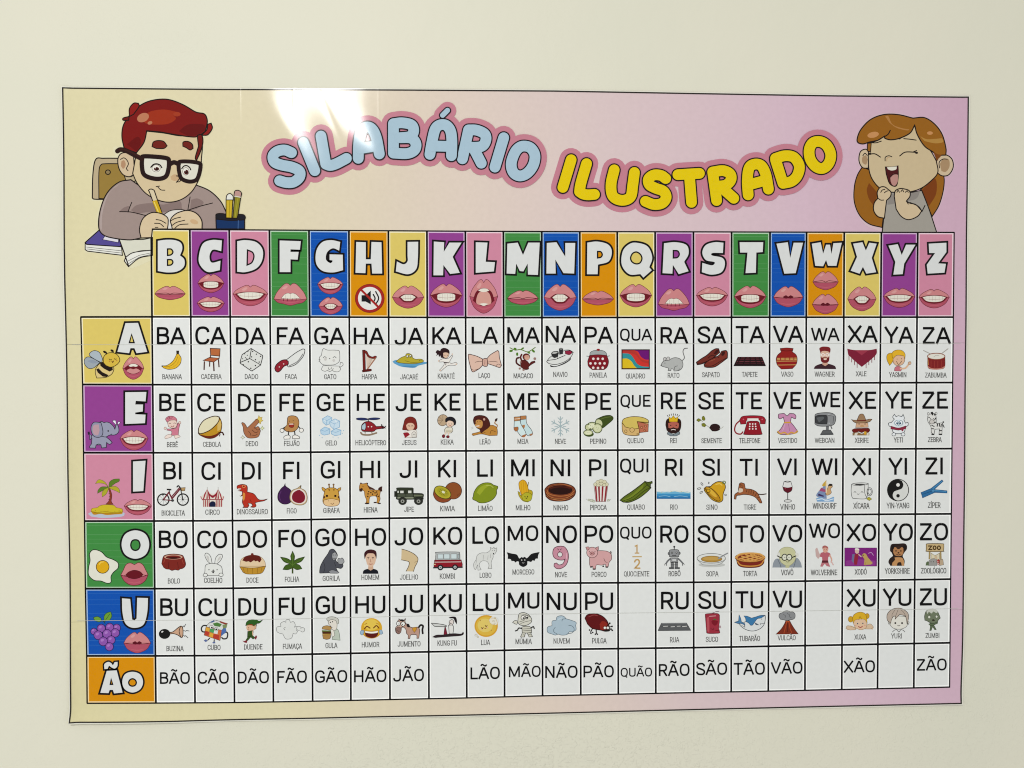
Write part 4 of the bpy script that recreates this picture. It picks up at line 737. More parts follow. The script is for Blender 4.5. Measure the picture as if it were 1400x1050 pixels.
'CU': ('u0', '''c 2a2a2a 1.6 | 428 415! 400 410 392 385 408 362 438 362!; c 2a2a2a 1.6 | 565 430! 595 415 608 430 600 465 572 470 560 460!; p d2d4d0 3a3a3a .5 | 450 345 500 315 606 345 560 400 430 372; p 4a7a3a | 485 345 520 335 560 350 545 372 500 365; p 8a3024 | 540 322 606 345 602 358 548 338; p 3a5a8a | 455 335 490 320 510 322 480 338
p c86a3a 3a2018 .4 | 430 372 560 400 545 485 414 440; p d8a43a | 432 375 462 382 455 412 424 402; p d4d6d2 | 500 395 530 400 524 432 490 424; p d8a43a | 462 420 492 428 485 460 456 450; p b43a2c | 426 404 456 414 450 446 416 436; p 4a9a5a | 462 384 500 392 492 424 458 412; p b43a2c | 492 430 540 440 534 480 486 462; p 4a6aa8 | 558 400 590 372 598 410 555 450; p 7a8a5a | 565 355 605 350 598 380 570 385
e e6e6e2 2a2a2a .4 | 475 375 15 15 0 514 390 14 15 0; d 1a1a1a 1.3 | 478 378 514 392; c 2a2a2a 1.2 | 460 465! 445 480!; c 2a2a2a 1.2 | 498 478! 496 495!; s 5a6a9a | 412 482! 430 475 442 488 425 496!; s 5a6a9a | 480 502! 500 492 506 505 490 508!'''),
'DU': ('u0', '''s 2c5a20 1a3010 .5 | 755 362! 765 330 800 312 845 315 865 325 895 315! 870 340 845 345! 838 372 800 355!; e d8b090 | 782 378 22 22 0; s d0a888 6a4a34 .4 | 815 375! 838 352! 840 385 820 395!; s d8b090 | 762 375! 790 355 825 368! 822 402 790 408 768 400!; s 8a3018 | 755 360! 800 350 825 362! 790 358!; d 1a1a10 .6 | 778 380; c 6a2018 .5 | 772 395! 782 397!
s 34501c 1a2a0e .5 | 772 410! 815 405 812 450! 770 455!; s 34501c 1a2a0e .4 | 775 452! 800 450 770 485 755 485!; s 34501c 1a2a0e .4 | 790 450! 812 445 832 462 815 472!; s 7a1c28 | 728 485! 745 488 768 480! 765 502 745 500!; s 7a1c28 | 828 462! 840 442 848 455 838 478!; c d8b090 1.2 | 812 412! 815 438!'''),
'FU': ('u0', '''s dadcd9 6a6a6a .5 | 1035 425! 1012 410 1012 375 1045 368! 1042 345 1068 328 1085 335! 1088 315 1112 312 1122 335! 1148 330 1162 355 1155 375! 1175 368 1180 385 1172 400! 1180 410 1165 430 1145 425! 1130 465 1085 470 1060 430!; e dadcd9 6a6a6a .5 | 1192 384 19 17 0; e dadcd9 6a6a6a .5 | 1222 396 18 18 0; e dadcd9 | 1205 396 8 8 0; c 6a6a6a .5 | 1082 375! 1068 385 1078 398!'''),
'GU': ('u1', '''s b8c2b4 5a6a5a .5 | 215 400! 245 390 262 420 270 482! 205 475!; s dcd6cc 5a5a50 .5 | 172 335! 182 310 215 300 240 318 245 350 240 390 215 405 190 395 195 370 178 352!; s c4c4bc 5a5a50 .5 | 170 325! 160 305 185 290 225 292 255 310 258 340 245 350! 235 322 200 310!
d 1a1a1a .8 | 190 335 208 330; c 5a3a30 .7 | 190 368! 205 378!; s b08a50 4a3418 .5 | 122 390! 130 370 165 362 195 375 198 400!; p 5a7a34 | 120 400 198 402 196 412 122 412; s 4a2414 | 122 410! 196 410! 194 430! 126 432!; l c9a040 1 | 124 432! 194 432!; s a88048 4a3418 .5 | 126 438! 192 436! 188 465 160 475 132 468!; s e0dcd2 5a5a50 .4 | 190 390! 215 400 225 440 205 455!'''),
'HU': ('u1', '''e c08420 | 528 388 86 80 0; e d4a428 | 528 380 86 80 0; e e0c050 | 526 355 62 46 0; s 5a1410 | 468 402! 528 410 585 400! 578 440 552 460 520 462 480 448!; s ece8dc | 472 405! 528 412 582 404! 574 420 528 426 478 420!; c 6a3410 1.3 | 470 388! 490 368 515 382!; c 6a3410 1.3 | 545 380! 568 362 588 382!
s 9ab4c8 5a7a98 .5 | 435 430! 440 405 462 400! 465 420 450 440!; s 9ab4c8 5a7a98 .5 | 620 425! 612 400 594 398! 592 420 605 435!; c a8701a .7 | 472 352! 490 342!; c a8701a .7 | 565 340! 585 350!'''),
'JU': ('u1', '''c 1a1414 2.2 | 912 380! 930 358 950 365 945 395 948 425!; s b89484 4a3430 .7 | 780 345! 800 338 830 362 860 378 905 375 922 395 920 430 915 465! 900 467! 898 440 870 435 848 440 842 468! 828 468! 828 440 815 425 810 395 790 375 765 380!
s c4a494 4a3430 .7 | 740 330! 752 315 790 315 805 335 800 360 775 375 770 405 752 430 728 415 725 380 740 365!; s 8a6a60 4a3430 .5 | 728 385! 750 372 770 385 768 415 748 430 730 415!; e e8e8e4 2a2a2a .6 | 748 345 16 17 0 786 348 17 18 0; d 1a1a1a .7 | 752 348 782 352; s 1a1414 | 755 322! 775 310 800 318! 785 328!; s 1a1414 | 815 345! 835 350 845 375! 825 375 815 362!
s c8902c 6a4a14 .4 | 862 378! 898 375! 895 395 880 418! 866 400!; s 4a3430 | 750 318! 752 302 762 315!; s 4a3430 | 795 315! 806 300 808 320!; d 2a1a18 .6 | 738 400 752 408'''),
'KU': ('u1', '''s 1a1416 | 1160 295! 1190 288 1218 292 1228 320 1228 352! 1212 330 1200 305 1170 302!; s dcd2cc 1a1416 .6 | 1165 325! 1185 312 1200 322 1198 345 1180 362 1165 350!; c 1a1416 .8 | 1170 340! 1182 345!
s c9cbc8 1a1416 .7 | 1018 342! 1060 345 1110 352! 1140 360! 1138 370 1090 370 1045 368!; s 7a1c30 1a1416 .5 | 1130 362! 1140 395 1150 438! 1120 440! 1125 400!; s dcdcd8 1a1416 .6 | 1160 358! 1195 360 1200 395 1195 428! 1165 428!; s 2a2022 | 1025 455! 1060 438 1120 435 1200 425 1262 428 1278 412 1284 430 1260 445 1180 452 1100 458 1050 462!'''),
'LU': ('u2', '''e d09c2c | 208 365 96 90 0; e d8b244 | 208 365 84 78 0; e dcc468 | 200 360 62 56 0; e d8dad6 | 272 322 40 34 0; s e0dccc c9a860 .5 | 240 300! 232 318 245 345 270 352 290 360! 300 340 285 300!
d b08a3a .8 | 160 320 250 400; e - b4a888 .4 | 268 325 8 6 0 280 300 6 6 0 278 345 5 5 0; c 5a3010 .8 | 168 378! 178 386 184 374!; c 5a3010 .8 | 200 360! 208 370 216 360!; c 8a3a20 .6 | 194 382! 202 386 210 380!; e - b4a888 .4 | 125 440 10 8 0 140 455 7 6 0; d d8a890 .9 | 172 392 218 376'''),
'MU': ('u2', '''s d0cfc2 2a2a26 .7 | 470 300! 480 265 515 255 550 268 578 300 580 330 555 352 520 362 485 355 468 335!; s d0cfc2 2a2a26 .6 | 425 335! 445 320 468 325! 460 350 440 345!; e eceae2 1a1a1a .7 | 510 296 16 19 0 540 292 11 15 0; d 111 1.2 | 514 300 542 296
c 4a4a44 .5 | 490 345! 530 330 575 320!; c 4a4a44 .5 | 480 332! 520 320!; c 4a4a44 .5 | 500 268! 540 275 570 292!; s c9c8ba 2a2a26 .6 | 500 375! 520 368 565 370 580 395 580 420! 505 425!; s c9c8ba 2a2a26 .6 | 505 420! 530 422! 522 455! 490 455!; s c9c8ba 2a2a26 .6 | 545 422! 572 418! 588 452! 560 455!
c 2a2a26 1.4 | 500 385! 475 382 465 398 448 405!; c 2a2a26 1.4 | 578 380! 595 370 602 385!; c 4a4a44 .5 | 505 390! 575 385!; c 4a4a44 .5 | 505 405! 578 400!; c 4a4a44 .5 | 510 436! 525 440!; c 4a4a44 .5 | 555 436! 572 434!'''),
'NU': ('u2', '''s a9bcc8 5a6a74 .6 | 745 430! 712 415 712 375 748 362! 750 325 782 318! 790 290 825 280 850 290 862 305! 905 318 945 335 942 360! 945 395 915 412 890 412! 870 435 830 440 800 432! 775 440!
c 5a6a74 .6 | 790 430! 765 415 762 395 775 375!; c 5a6a74 .6 | 870 430! 915 420 930 390 912 365 885 360!; c 5a6a74 .6 | 862 305! 835 310 830 325!; c bccdd6 1.4 | 800 310! 830 298!'''),
'PU': ('u2', '''c 1a1210 1.3 | 1080 385! 1065 415!; c 1a1210 1.3 | 1110 392! 1112 425!; d 1a1210 1.1 | 1056 398 1068 425 1082 418 1104 432 1120 432; s 5e0e12 200406 .8 | 1018 300! 1040 272 1095 262 1150 278 1190 310 1210 345 1222 385! 1190 408 1150 400 1080 385 1040 350!
s 8a2418 | 1138 350! 1160 325 1190 335 1205 365 1180 395 1145 392!; c 8a3a3a 1 | 1050 290! 1090 275 1120 280!; s 1a1210 | 1168 400! 1200 395 1225 392 1218 408 1185 412!; e f0ece6 1a1210 .5 | 1182 380 12 12 0 1206 380 12 12 0; d 111 .5 | 1184 382 1206 382; c 1a1210 1.1 | 1200 362! 1222 345!; c 1a1210 1.1 | 1215 372! 1240 370!; d 1a1210 1.2 | 1222 342 1240 368 1242 400 1232 390'''),
'RU': ('u3', '''p 5a5c5e 3a3a3c .5 | 385 342 592 340 626 400 358 402; l 3a3a3c 1 | 360 402! 626 400!; l 3a3a3c .6 | 372 372! 612 370!; l d8d8d4 .8 | 400 368! 440 366!; l d8d8d4 .8 | 462 372! 496 370!; l d8d8d4 .8 | 512 367! 542 366!; l d8d8d4 .8 | 556 370! 596 366!; l 8a8c8e .7 | 385 344! 592 342!'''),
'SU': ('u3', '''l 8a7a80 1 | 800 262! 835 246! 860 244!; s 9a2c3c 5a101c .6 | 745 278! 755 265 840 262 862 275! 862 330! 855 380! 865 418! 850 425 765 425 755 400!; s b4505a | 758 300! 775 295 778 410 762 405!; s 7a1424 | 795 325! 815 315 850 325! 842 350 822 362 800 345!; s 4a6a30 | 808 315! 822 305 840 316!; e a88e94 | 866 372 8 12 0; c e0b0b4 .7 | 780 285! 830 282!; c 5a101c .5 | 790 385! 810 395 815 380!; c 5a101c .6 | 830 400! 860 402!'''),
'TU': ('u3', '''s d8dcdc 3a3e44 .7 | 1020 345! 1070 375! 1062 335! 1100 320 1150 300 1195 280 1236 278! 1238 300 1230 345 1205 380 1160 402 1115 405 1070 390 1035 365!; s 3a78a8 1c3a5a .5 | 1062 282! 1090 285 1125 300! 1160 290 1200 278 1234 280! 1200 300 1170 308 1135 355 1118 360! 1100 340 1080 330! 1075 300!
s 4a7ea8 1c3a5a .5 | 1022 272! 1035 300 1042 330! 1068 345! 1072 358! 1040 345 1015 345 985 335! 1005 328 1018 325!; s 4a5a6a | 1150 335! 1160 355 1190 358! 1170 345!; c 3a3e44 .5 | 1205 345! 1228 345!; d 111 .6 | 1208 308; c 3a3e44 .5 | 1195 340! 1200 355!'''),
'VU': ('u4', '''s 8a8c8e 3a3a3a .6 | 85 258! 75 240 80 220 100 212 115 202 135 200 152 208 170 208 184 222 184 245 172 258 150 262 130 268 108 262!; c 3a3a3a .4 | 105 225! 120 235 115 250!; c 3a3a3a .4 | 150 222! 145 240 160 248!; c 3a3a3a .4 | 130 215! 140 225!
s 7a2c18 3a1008 .6 | 55 360! 90 325 112 290 122 268! 148 268! 165 300 188 335 206 358!; l b04a24 .9 | 128 275! 115 330! 108 355!; l b04a24 .9 | 142 275! 150 320! 162 350!; l 4a1408 .9 | 135 285! 134 345!; c c05a2c .7 | 122 270! 135 275 148 270!; l e0d8c8 .7 | 140 362! 158 358!'''),
'XU': ('u4', '''c d2b89a 2.4 | 545 325! 560 308 590 318!; c d2b89a 2.4 | 712 322! 700 300 672 310!; s d4ba9c 8a7050 .4 | 532 320! 545 302 590 315 600 328 560 332!; s d4ba9c 8a7050 .4 | 722 312! 700 290 670 302 655 322 700 325!
e c99a20 8a6410 .4 | 565 258 17 20 0 678 236 14 18 0; s d8ac24 8a6410 .5 | 582 285! 580 240 605 215 640 210 668 228 678 285!; s dcbc9c 8a6a48 .4 | 582 285! 600 262 655 258 676 282! 670 315 635 330 598 318!; d 2a5a7a .9 | 612 288 648 286; d 111 .5 | 612 289 648 287; c a02c30 .9 | 618 308! 632 314 645 306!; c 8a6410 .5 | 620 262! 628 240 640 258!; d d89a88 .9 | 600 302 662 300'''),
'YU': ('u4', '''s d8d6cc 4a4844 .5 | 828 295! 822 278 836 272!; s d8d6cc 4a4844 .5 | 958 295! 964 278 950 272!; s dedcd2 4a4844 .5 | 832 270! 850 240 935 240 955 272! 948 305 920 322 888 326 855 318 836 300!
s b9aa9c 4a4038 .6 | 832 280! 815 262 815 225 840 195 880 182 920 188 955 215 960 250 950 290! 945 255 935 235 900 225! 880 245 868 258! 870 240 858 238 845 258 838 285!; c 4a4038 .4 | 870 190! 848 225 850 250!; c 4a4038 .4 | 890 188! 880 215 870 240!; c 4a4038 .4 | 905 190! 930 215 945 250!; d 2a2420 1.3 | 870 284 916 284; c 3a2c28 .6 | 886 300! 894 303 902 300!; c 4a4844 .6 | 850 345! 865 332 880 330 895 345 908 330 925 334 935 345!'''),
'ZU': ('u4', '''s 6e7860 30382a .6 | 1072 265! 1070 235 1080 205 1100 192 1130 188 1155 200 1168 225 1178 250! 1165 262 1155 280 1135 288 1105 280 1085 268!; s c4c6bc | 1082 205! 1100 190 1140 188 1160 205 1150 215 1130 205 1118 218 1100 208 1090 222!; e d8dacc 30382a .4 | 1102 243 9 10 0 1152 240 8 9 0; s 30281c | 1118 262! 1132 258 1140 268 1125 270!
s 5a6a4c 30382a .5 | 1105 285! 1135 285 1158 275! 1160 285! 1135 298 1140 310 1150 330! 1138 328! 1125 312 1115 335! 1105 335! 1110 310!; c 5a6a4c 1 | 1100 292! 1112 300!; c 30382a .5 | 1110 300! 1135 302!; c 4a543e .5 | 1100 220! 1110 230!'''),
}
# ------------------------------------------------------------------ the printed grid, read off the photograph
CT = [207.3, 260.2, 314.1, 368.8, 422.9, 477.3, 531.2, 583.9, 636.4, 688.3, 740.8, 792.8, 844, 895.7, 948.1, 1000.1, 1052.5, 1102.5, 1153.9, 1204.5, 1254.2, 1303.9]  # y 375
CB = [212.6, 266, 320, 373.3, 427, 479.5, 533, 586.2, 638, 689.7, 741.7, 793.9, 845.2, 896.5, 948.4, 999.7, 1050.5, 1100.6, 1151, 1200, 1249.6, 1298.6]           # y 900
def colx(i, y): return CT[i] + (CB[i] - CT[i]) * (y - 375) / 525
LX = [110, 210, 320, 430, 530, 640, 740, 850, 950, 1060, 1180, 1303]
LY = [[313.4, 313.5, 314.2, 314.9, 315.5, 316.2, 316.6, 316.8, 317, 317.3, 317.6, 317.8],
      [433.4, 433.2, 433.3, 433.5, 433.8, 434.2, 434.3, 434.1, 433.9, 433.8, 433.7, 433.6],
      [525.6, 525.9, 526.0, 526.1, 526.0, 525.7, 525.2, 524.8, 524.3, 523.9, 523.4, 523.0],
      [618.9, 619.0, 618.9, 618.2, 617.1, 616.4, 615.8, 615.4, 615.0, 614.5, 613.9, 613.3],
      [712.4, 712.3, 711.8, 710.2, 708.5, 707.1, 706.0, 705.2, 704.6, 704.0, 703.3, 702.5],
      [804.8, 804.8, 804.3, 802.0, 799.9, 798.4, 797.3, 796.7, 796.1, 795.0, 793.4, 791.7],
      [896.7, 896.7, 896.1, 894.2, 892.2, 890.1, 888.0, 886.7, 885.4, 883.4, 881.1, 878.7],
      [961.5, 961.2, 960.5, 958.6, 956.4, 954.1, 951.2, 948.9, 946.8, 944.7, 942.0, 939.2]]
LEFTX = [110, 110.5, 113, 114.3, 115.6, 116.8, 118.6, 119.2]
def liney(k, x): return float(np.interp(x, LX, LY[k]))
def slope_at(k, x): return (liney(k, x + 25) - liney(k, x - 25)) / 50.0
# the black border printed round the edge of the sheet
TOPX = [86.5, 300, 430, 550, 760, 950, 1140, 1323.5]; TOPY = [120.5, 122.4, 122.6, 123.2, 124.6, 128.0, 131.2, 133.0]
BOTX = [98, 240, 400, 600, 800, 1050, 1200, 1313]; BOTY = [985.5, 984.8, 981.6, 977.8, 973.2, 967.4, 963.6, 961]
LEY = [120.5, 240, 380, 600, 790, 985.5]; LEX = [86.5, 88.0, 89.6, 93.4, 96.2, 98]
RIY = [133, 240, 330, 600, 795, 880, 961]; RIX = [1323.5, 1322, 1321, 1318.6, 1316.8, 1315.4, 1313]
SEAM = [([80, 300, 640, 900, 1330], [471.4, 471.2, 470.6, 470, 469.2]), ([80, 330, 430, 640, 850, 1050, 1330], [848.8, 847.4, 845.5, 840.5, 838.2, 836, 831.8])]

def edge_pt(u, v, grow=0.0):
    """u, v in 0..1 over the sheet; grow in photo pixels outside the printed border"""
    y_l = np.interp(v, [0, 1], [120.5, 985.5]); y_r = np.interp(v, [0, 1], [133, 961])
    xl = np.interp(y_l, LEY, LEX) - grow; xr = np.interp(y_r, RIY, RIX) + grow
    x = xl + (xr - xl) * u
    yt = np.interp(x, TOPX, TOPY) - grow; yb = np.interp(x, BOTX, BOTY) + grow
    return x, yt + (yb - yt) * v

# ------------------------------------------------------------------ wall
WALL_Y = 0.0007
me = bpy.data.meshes.new("wall")
me.from_pydata([(-3.2, WALL_Y, 0.0), (3.2, WALL_Y, 0.0), (3.2, WALL_Y, 2.9), (-3.2, WALL_Y, 2.9),
                (-3.2, WALL_Y + .15, 0.0), (3.2, WALL_Y + .15, 0.0), (3.2, WALL_Y + .15, 2.9), (-3.2, WALL_Y + .15, 2.9)], [],
               [(0, 1, 2, 3), (5, 4, 7, 6), (4, 0, 3, 7), (1, 5, 6, 2), (3, 2, 6, 7), (4, 5, 1, 0)])
me.materials.append(wall_material())
wall = bpy.data.objects.new("wall", me); COL.objects.link(wall)
wall['kind'] = 'structure'; wall['label'] = 'cream painted plaster wall behind the poster'

# ------------------------------------------------------------------ poster
PO = Vector((0, 0, ZC - 0.41))
poster = empty("poster", PO)
WORLD_LOC["poster"] = PO
poster['label'] = 'glossy illustrated syllable chart with a printed table, hanging flat on a cream wall'
poster['category'] = 'poster'

def lift(x, y):
    """how far the margin of the sheet stands off the wall (m), outside the table"""
    xl = np.interp(y, LEY, LEX); xr = np.interp(y, RIY, RIX)
    yt = np.interp(x, TOPX, TOPY); yb = np.interp(x, BOTX, BOTY)
    def ed(d, w): 
        t = min(1, max(0, 1 - d / w)); return t * t
    s = 0.0
    left = 1 / (1 + math.exp((x - 430) / 40.0))
    s += 0.0042 * ed(yb - y, 22) * (0.25 + 0.75 * left * (0.6 + 0.4 * math.sin((x - 60) / 55.0)) + 0.12 * math.sin(x / 90.0))
    s += 0.0022 * ed(x - xl, 14) * (0.3 + 0.7 * math.sin((y - 200) / 95.0) ** 2)
    s += 0.0009 * ed(xr - x, 12) * (0.3 + 0.7 * math.sin((y - 100) / 70.0) ** 2)
    return s

class Sheet(Ink):
    pass
def strip(v0f, v1f, name, label, bottom=False):
    """one printed sheet of the poster: front, back and cut edges, 0.25 mm thick"""
    xs = np.unique(np.r_[np.linspace(0, .03, 10), np.linspace(.03, .97, 80), np.linspace(.97, 1, 10)])
    rows = 34
    V = []; nx = len(xs)
    for j in range(rows + 1):
        for u in xs:
            x0, _ = edge_pt(u, 0.5, 2.3)
            a, b = v0f(u, x0), v1f(u, x0)
            # denser near the rims
            w = j / rows
            w = 1 - (1 - w) ** (1.9 if bottom else 1.0)
            x, y = edge_pt(u, a + (b - a) * w, 2.3)
            V.append((x, y))
    q = PA(V)
    verts = []
    for (x, y), (X, Z) in zip(V, q): verts.append((X, -lift(x, y), Z))
    n = len(verts)
    verts += [(a, b + 0.00025, c) for a, b, c in verts]
    F = []
    for j in range(rows):
        for i in range(nx - 1):
            a = j * nx + i
            F.append((a, a + nx, a + nx + 1, a + 1))
            F.append((n + a, n + a + 1, n + a + nx + 1, n + a + nx))
    for i in range(nx - 1):
        F.append((i, i + 1, n + i + 1, n + i)); a = rows * nx + i; F.append((a + 1, a, n + a, n + a + 1))
    for j in range(rows):
        a = j * nx; F.append((a + nx, a, n + a, n + a + nx)); a = j * nx + nx - 1; F.append((a, a + nx, n + a + nx, n + a))
    org = Vector((0, 0, float(np.mean(q[:, 1]))))
    verts = [(a, b, c - org.z) for a, b, c in verts]
    m_ = bpy.data.meshes.new(name); m_.from_pydata(verts, [], F); m_.materials.append(GRAD)
    o = bpy.data.objects.new(name, m_); COL.objects.link(o)
    o.parent = poster; o.location = org - PO; o['label'] = label
    for p_ in m_.polygons: p_.use_smooth = False
    return o
def vseam(k):
    def f(u, x):
        y = float(np.interp(x, *SEAM[k])); yt = np.interp(x, TOPX, TOPY); yb = np.interp(x, BOTX, BOTY)
        return (y - yt) / (yb - yt)
    return f
strip(lambda u, x: 0.0, lambda u, x: vseam(0)(u, x) - 0.0002, "paper_sheet", "top printed sheet with the title and both cartoon children")
strip(lambda u, x: vseam(0)(u, x) + 0.0002, lambda u, x: vseam(1)(u, x) - 0.0002, "paper_sheet", "middle printed sheet with the rows A to O")
strip(lambda u, x: vseam(1)(u, x) + 0.0002, lambda u, x: 1.0, "paper_sheet", "bottom printed sheet with the last row of the table", True)

# white cut margin and the printed border line follow the lifted rim
def rim(name, g0, g1, col, level):
    pts = []
    N_ = 160
    for i in range(N_): pts.append((i / N_, 0))
    for i in range(N_): pts.append((1, i / N_))
    for i in range(N_): pts.append((1 - i / N_, 1))
    for i in range(N_): pts.append((0, 1 - i / N_))
    a = [edge_pt(u, v, g0) for u, v in pts]; b = [edge_pt(u, v, g1) for u, v in pts]
    ink = Ink(level)
    n = len(a)
    dz = [lift(*p_) + 0.00026 for p_ in a] + [lift(*p_) + 0.00026 for p_ in b]
    ink.add_xy(a + b, [(i, (i + 1) % n, n + (i + 1) % n, n + i) for i in range(n)], hexc(col), dz)
    return ink.build(name, poster)
rim("white_edge", 2.1, 0.8, 'e0dfd2', 2)['label'] = 'thin white cut edge around the sheet'
rim("border_line", 0.95, -0.9, '2a2622', 3)['label'] = 'thin black frame line around the sheet'

# ------------------------------------------------------------------ colours of the panels
YE, PU, PI_, GR, BL, OR = 'd8c367', '903f8e', 'cc869e', '3e8840', '084fac', 'd48c00'
HEAD = list('BCDFGHJKLMNPQRSTVWXYZ')
HC = [YE, PU, PI_, GR, BL, OR, YE, PU, PI_, GR, BL, OR, YE, PU, PI_, GR, BL, OR, YE, PU, PI_]
CN = {YE: 'yellow', PU: 'purple', PI_: 'pink', GR: 'green', BL: 'blue', OR: 'orange'}
def mixh(h, k, to=(255, 255, 255)):
    c = [int(h[i:i + 2], 16) for i in (0, 2, 4)]
    return '%02x%02x%02x' % tuple(int(c[i] + (to[i] - c[i]) * k) for i in range(3))
def quad_strip(ink, xl, xr, yt, yb, col, inset=0.0):
    """xl(y), xr(y), yt(x), yb(x)"""
    P4 = []
    n = 3
    ym = (yt((xl(0) + xr(0)) / 2) + yb((xl(0) + xr(0)) / 2)) / 2
    top, bot = [], []
    for i in range(n + 1):
        f = i / n
        y0 = yt(xl(ym)) ; x = xl(y0) + inset + (xr(y0) - xl(y0) - 2 * inset) * f
        top.append((x, yt(x) + inset))
        y1 = yb(xl(ym)); x = xl(y1) + inset + (xr(y1) - xl(y1) - 2 * inset) * f
        bot.append((x, yb(x) - inset))
    V = top + bot; m = n + 1
    ink.add_xy(V, [(i, i + 1, m + i + 1, m + i) for i in range(n)], hexc(col))
def cell(name, k0, xl, xr, col, label, edge=None, banding=False):
    ink = Ink(6)
    yt, yb = (lambda x: liney(k0, x)), (lambda x: liney(k0 + 1, x))
    quad_strip(ink, xl, xr, yt, yb, edge or mixh(col, .62), 0)
    quad_strip(ink, xl, xr, yt, yb, col, 2.55)
    if banding:
        y = yt(xl(500)) + 6; i = 0
        ye = yb(xl(500)) - 4
        rr = random.Random(int(y))
        while y < ye:
            a, b = xl(y) + 2, xr(y) - 2
            h = .28 + .25 * rr.random()
            ink.add_xy([(a, y), (b, y + slope_at(k0, (a + b) / 2) * (b - a)), (b, y + h + slope_at(k0, (a + b) / 2) * (b - a)), (a, y + h)], [(0, 1, 2, 3)], hexc(mixh(col, .18)))
            y += rr.choice([6.2, 12.4, 12.4, 6.2, 9.0])
    o = ink.build(name, poster, label)
    return o
WHITE = 'e0e2e0'

# ------------------------------------------------------------------ block letters (frame, outer outline, holes)
BIG = {
'B': ('h0', '65 100! 110 94 160 96 195 112 203 145 190 182! 214 205 212 245 175 272 120 278 65 270!', ['120 146! 140 147 150 163 140 178 120 182!', '120 206! 142 207 150 221 140 235 120 238!']),
'C': ('h0', '426 98! 422 158! 375 150 356 185 368 222 418 212! 414 265! 345 275 300 230 298 175 320 115 370 95', []),
'D': ('h0', '512 102! 560 96 620 108 655 150 652 210 620 255 560 276 512 274!', ['570 152! 598 165 606 190 594 222 568 236!']),
'F': ('h0', '751 98! 870 102! 865 150! 812 148! 812 162! 858 162! 852 206! 812 204! 812 276! 751 276!', []),
'G': ('h0', '1092 106! 1086 155! 1050 142 1018 165 1012 205 1035 225 1048 218! 1048 210! 1032 208! 1032 176! 1106 178! 1108 265! 1050 278 990 268 956 225 958 155 990 108 1040 96', []),
'H': ('h0', '1182 106! 1236 108! 1236 204! 1264 204! 1268 106! 1324 108! 1328 284! 1272 284! 1268 228! 1236 228! 1234 282! 1178 280!', []),
'J': ('h1', '112 106! 172 105! 170 200 160 260 115 288 46 272! 52 216! 90 232 112 215 112 180', []),
'K': ('h1', '260 104! 318 108! 316 162! 348 110! 416 110! 366 190! 406 280! 352 286! 314 236! 312 294! 258 294!', []),
'L': ('h1', '496 108! 562 110! 552 218! 604 220! 598 272! 496 280!', []),
'M': ('h1', '674 116! 732 110! 762 180! 792 110! 856 110! 846 292! 790 290! 788 228! 764 272! 744 270! 724 228! 718 286! 670 284!', []),
'N': ('h1', '896 112! 950 108! 1000 190! 1000 112! 1056 112! 1050 284! 990 282! 944 205! 946 284! 894 284!', []),
'P': ('h1', '1124 110! 1180 104 1240 120 1262 160 1245 215 1184 234! 1182 288! 1122 288!', ['1182 160! 1200 162 1208 178 1200 192 1182 196!']),
'Q': ('h2', '90 80 135 95 154 140 142 180! 152 192! 118 222! 106 208! 60 208 30 170 34 115 60 86', ['90 118 106 128 112 145 104 162 88 166 72 158 66 142 74 124']),
'R': ('h2', '202 82! 250 78 294 90 302 125 284 158! 302 196! 262 208! 238 170! 236 206! 196 204!', ['240 112! 258 114 264 128 256 140 240 142!']),
'S': ('h2', '444 80! 442 122! 400 122 398 132 440 142 450 168 436 200 395 210 356 200! 358 162! 395 172 408 165 405 158 372 150 358 120 372 90 408 78', []),
'T': ('h2', '510 78! 606 78! 604 118! 578 120! 576 202! 534 204! 542 120! 512 120!', []),
'V': ('h2', '660 84! 706 78! 716 142! 730 80! 768 80! 738 204! 692 206!', []),
'W': ('h2', '804 84! 840 78! 850 125! 862 88! 878 88! 884 126! 892 82! 926 80! 904 174! 870 174! 862 150! 850 176! 818 174!', []),
'X': ('h2', '972 84! 1010 78! 1024 112! 1038 80! 1068 84! 1048 142! 1066 200! 1026 206! 1012 178! 998 206! 962 194! 988 138!', []),
'Y': ('h2', '1116 92! 1154 86! 1170 130! 1188 88! 1226 88! 1180 165! 1174 208! 1136 210! 1144 158!', []),
'Z': ('h2', '1280 84! 1352 80! 1352 118! 1318 164! 1350 166! 1344 202! 1276 206! 1272 170! 1306 122! 1282 122!', []),
'A': ('v0', '376 88! 466 86! 532 294! 455 304! 440 268! 412 268! 402 304! 318 294!', ['420 170! 438 228! 404 228!']),
'E': ('v0', '374 584! 526 582! 520 650! 450 646! 446 672! 502 672! 500 722! 446 730! 446 742! 520 745! 516 806! 374 812!', []),
'I': ('v1', '430 110! 520 104! 504 322! 430 326!', []),
'O': ('v1', '447 604 520 632 546 705 520 778 447 808 374 778 348 705 374 632', ['447 672 470 680 480 710 470 738 447 748 424 738 414 710 424 680']),
'U': ('v2', '384 140! 440 144! 454 285! 470 290! 484 278! 488 136! 562 138! 556 240 530 320 465 342 410 315 388 240', []),
'Ão': ('v2', '280 636! 348 632! 388 784! 330 790! 322 766! 300 766! 292 788! 236 786!', ['310 690! 320 728! 304 728!']),
}
def big_letter(key, parent, bgcol, name="letter"):
    frame, outer, holes = BIG[key]
    ink = Ink(20)
    draw(ink, frame, 'w d8dad9 100c0e 5.2 | ' + outer)
    for h_ in holes: draw(ink, frame, 's %s 161214 1.7 | %s' % (bgcol, h_))
    return ink.build(name, parent, 'white letter %s with a black edge' % key.upper()[0])

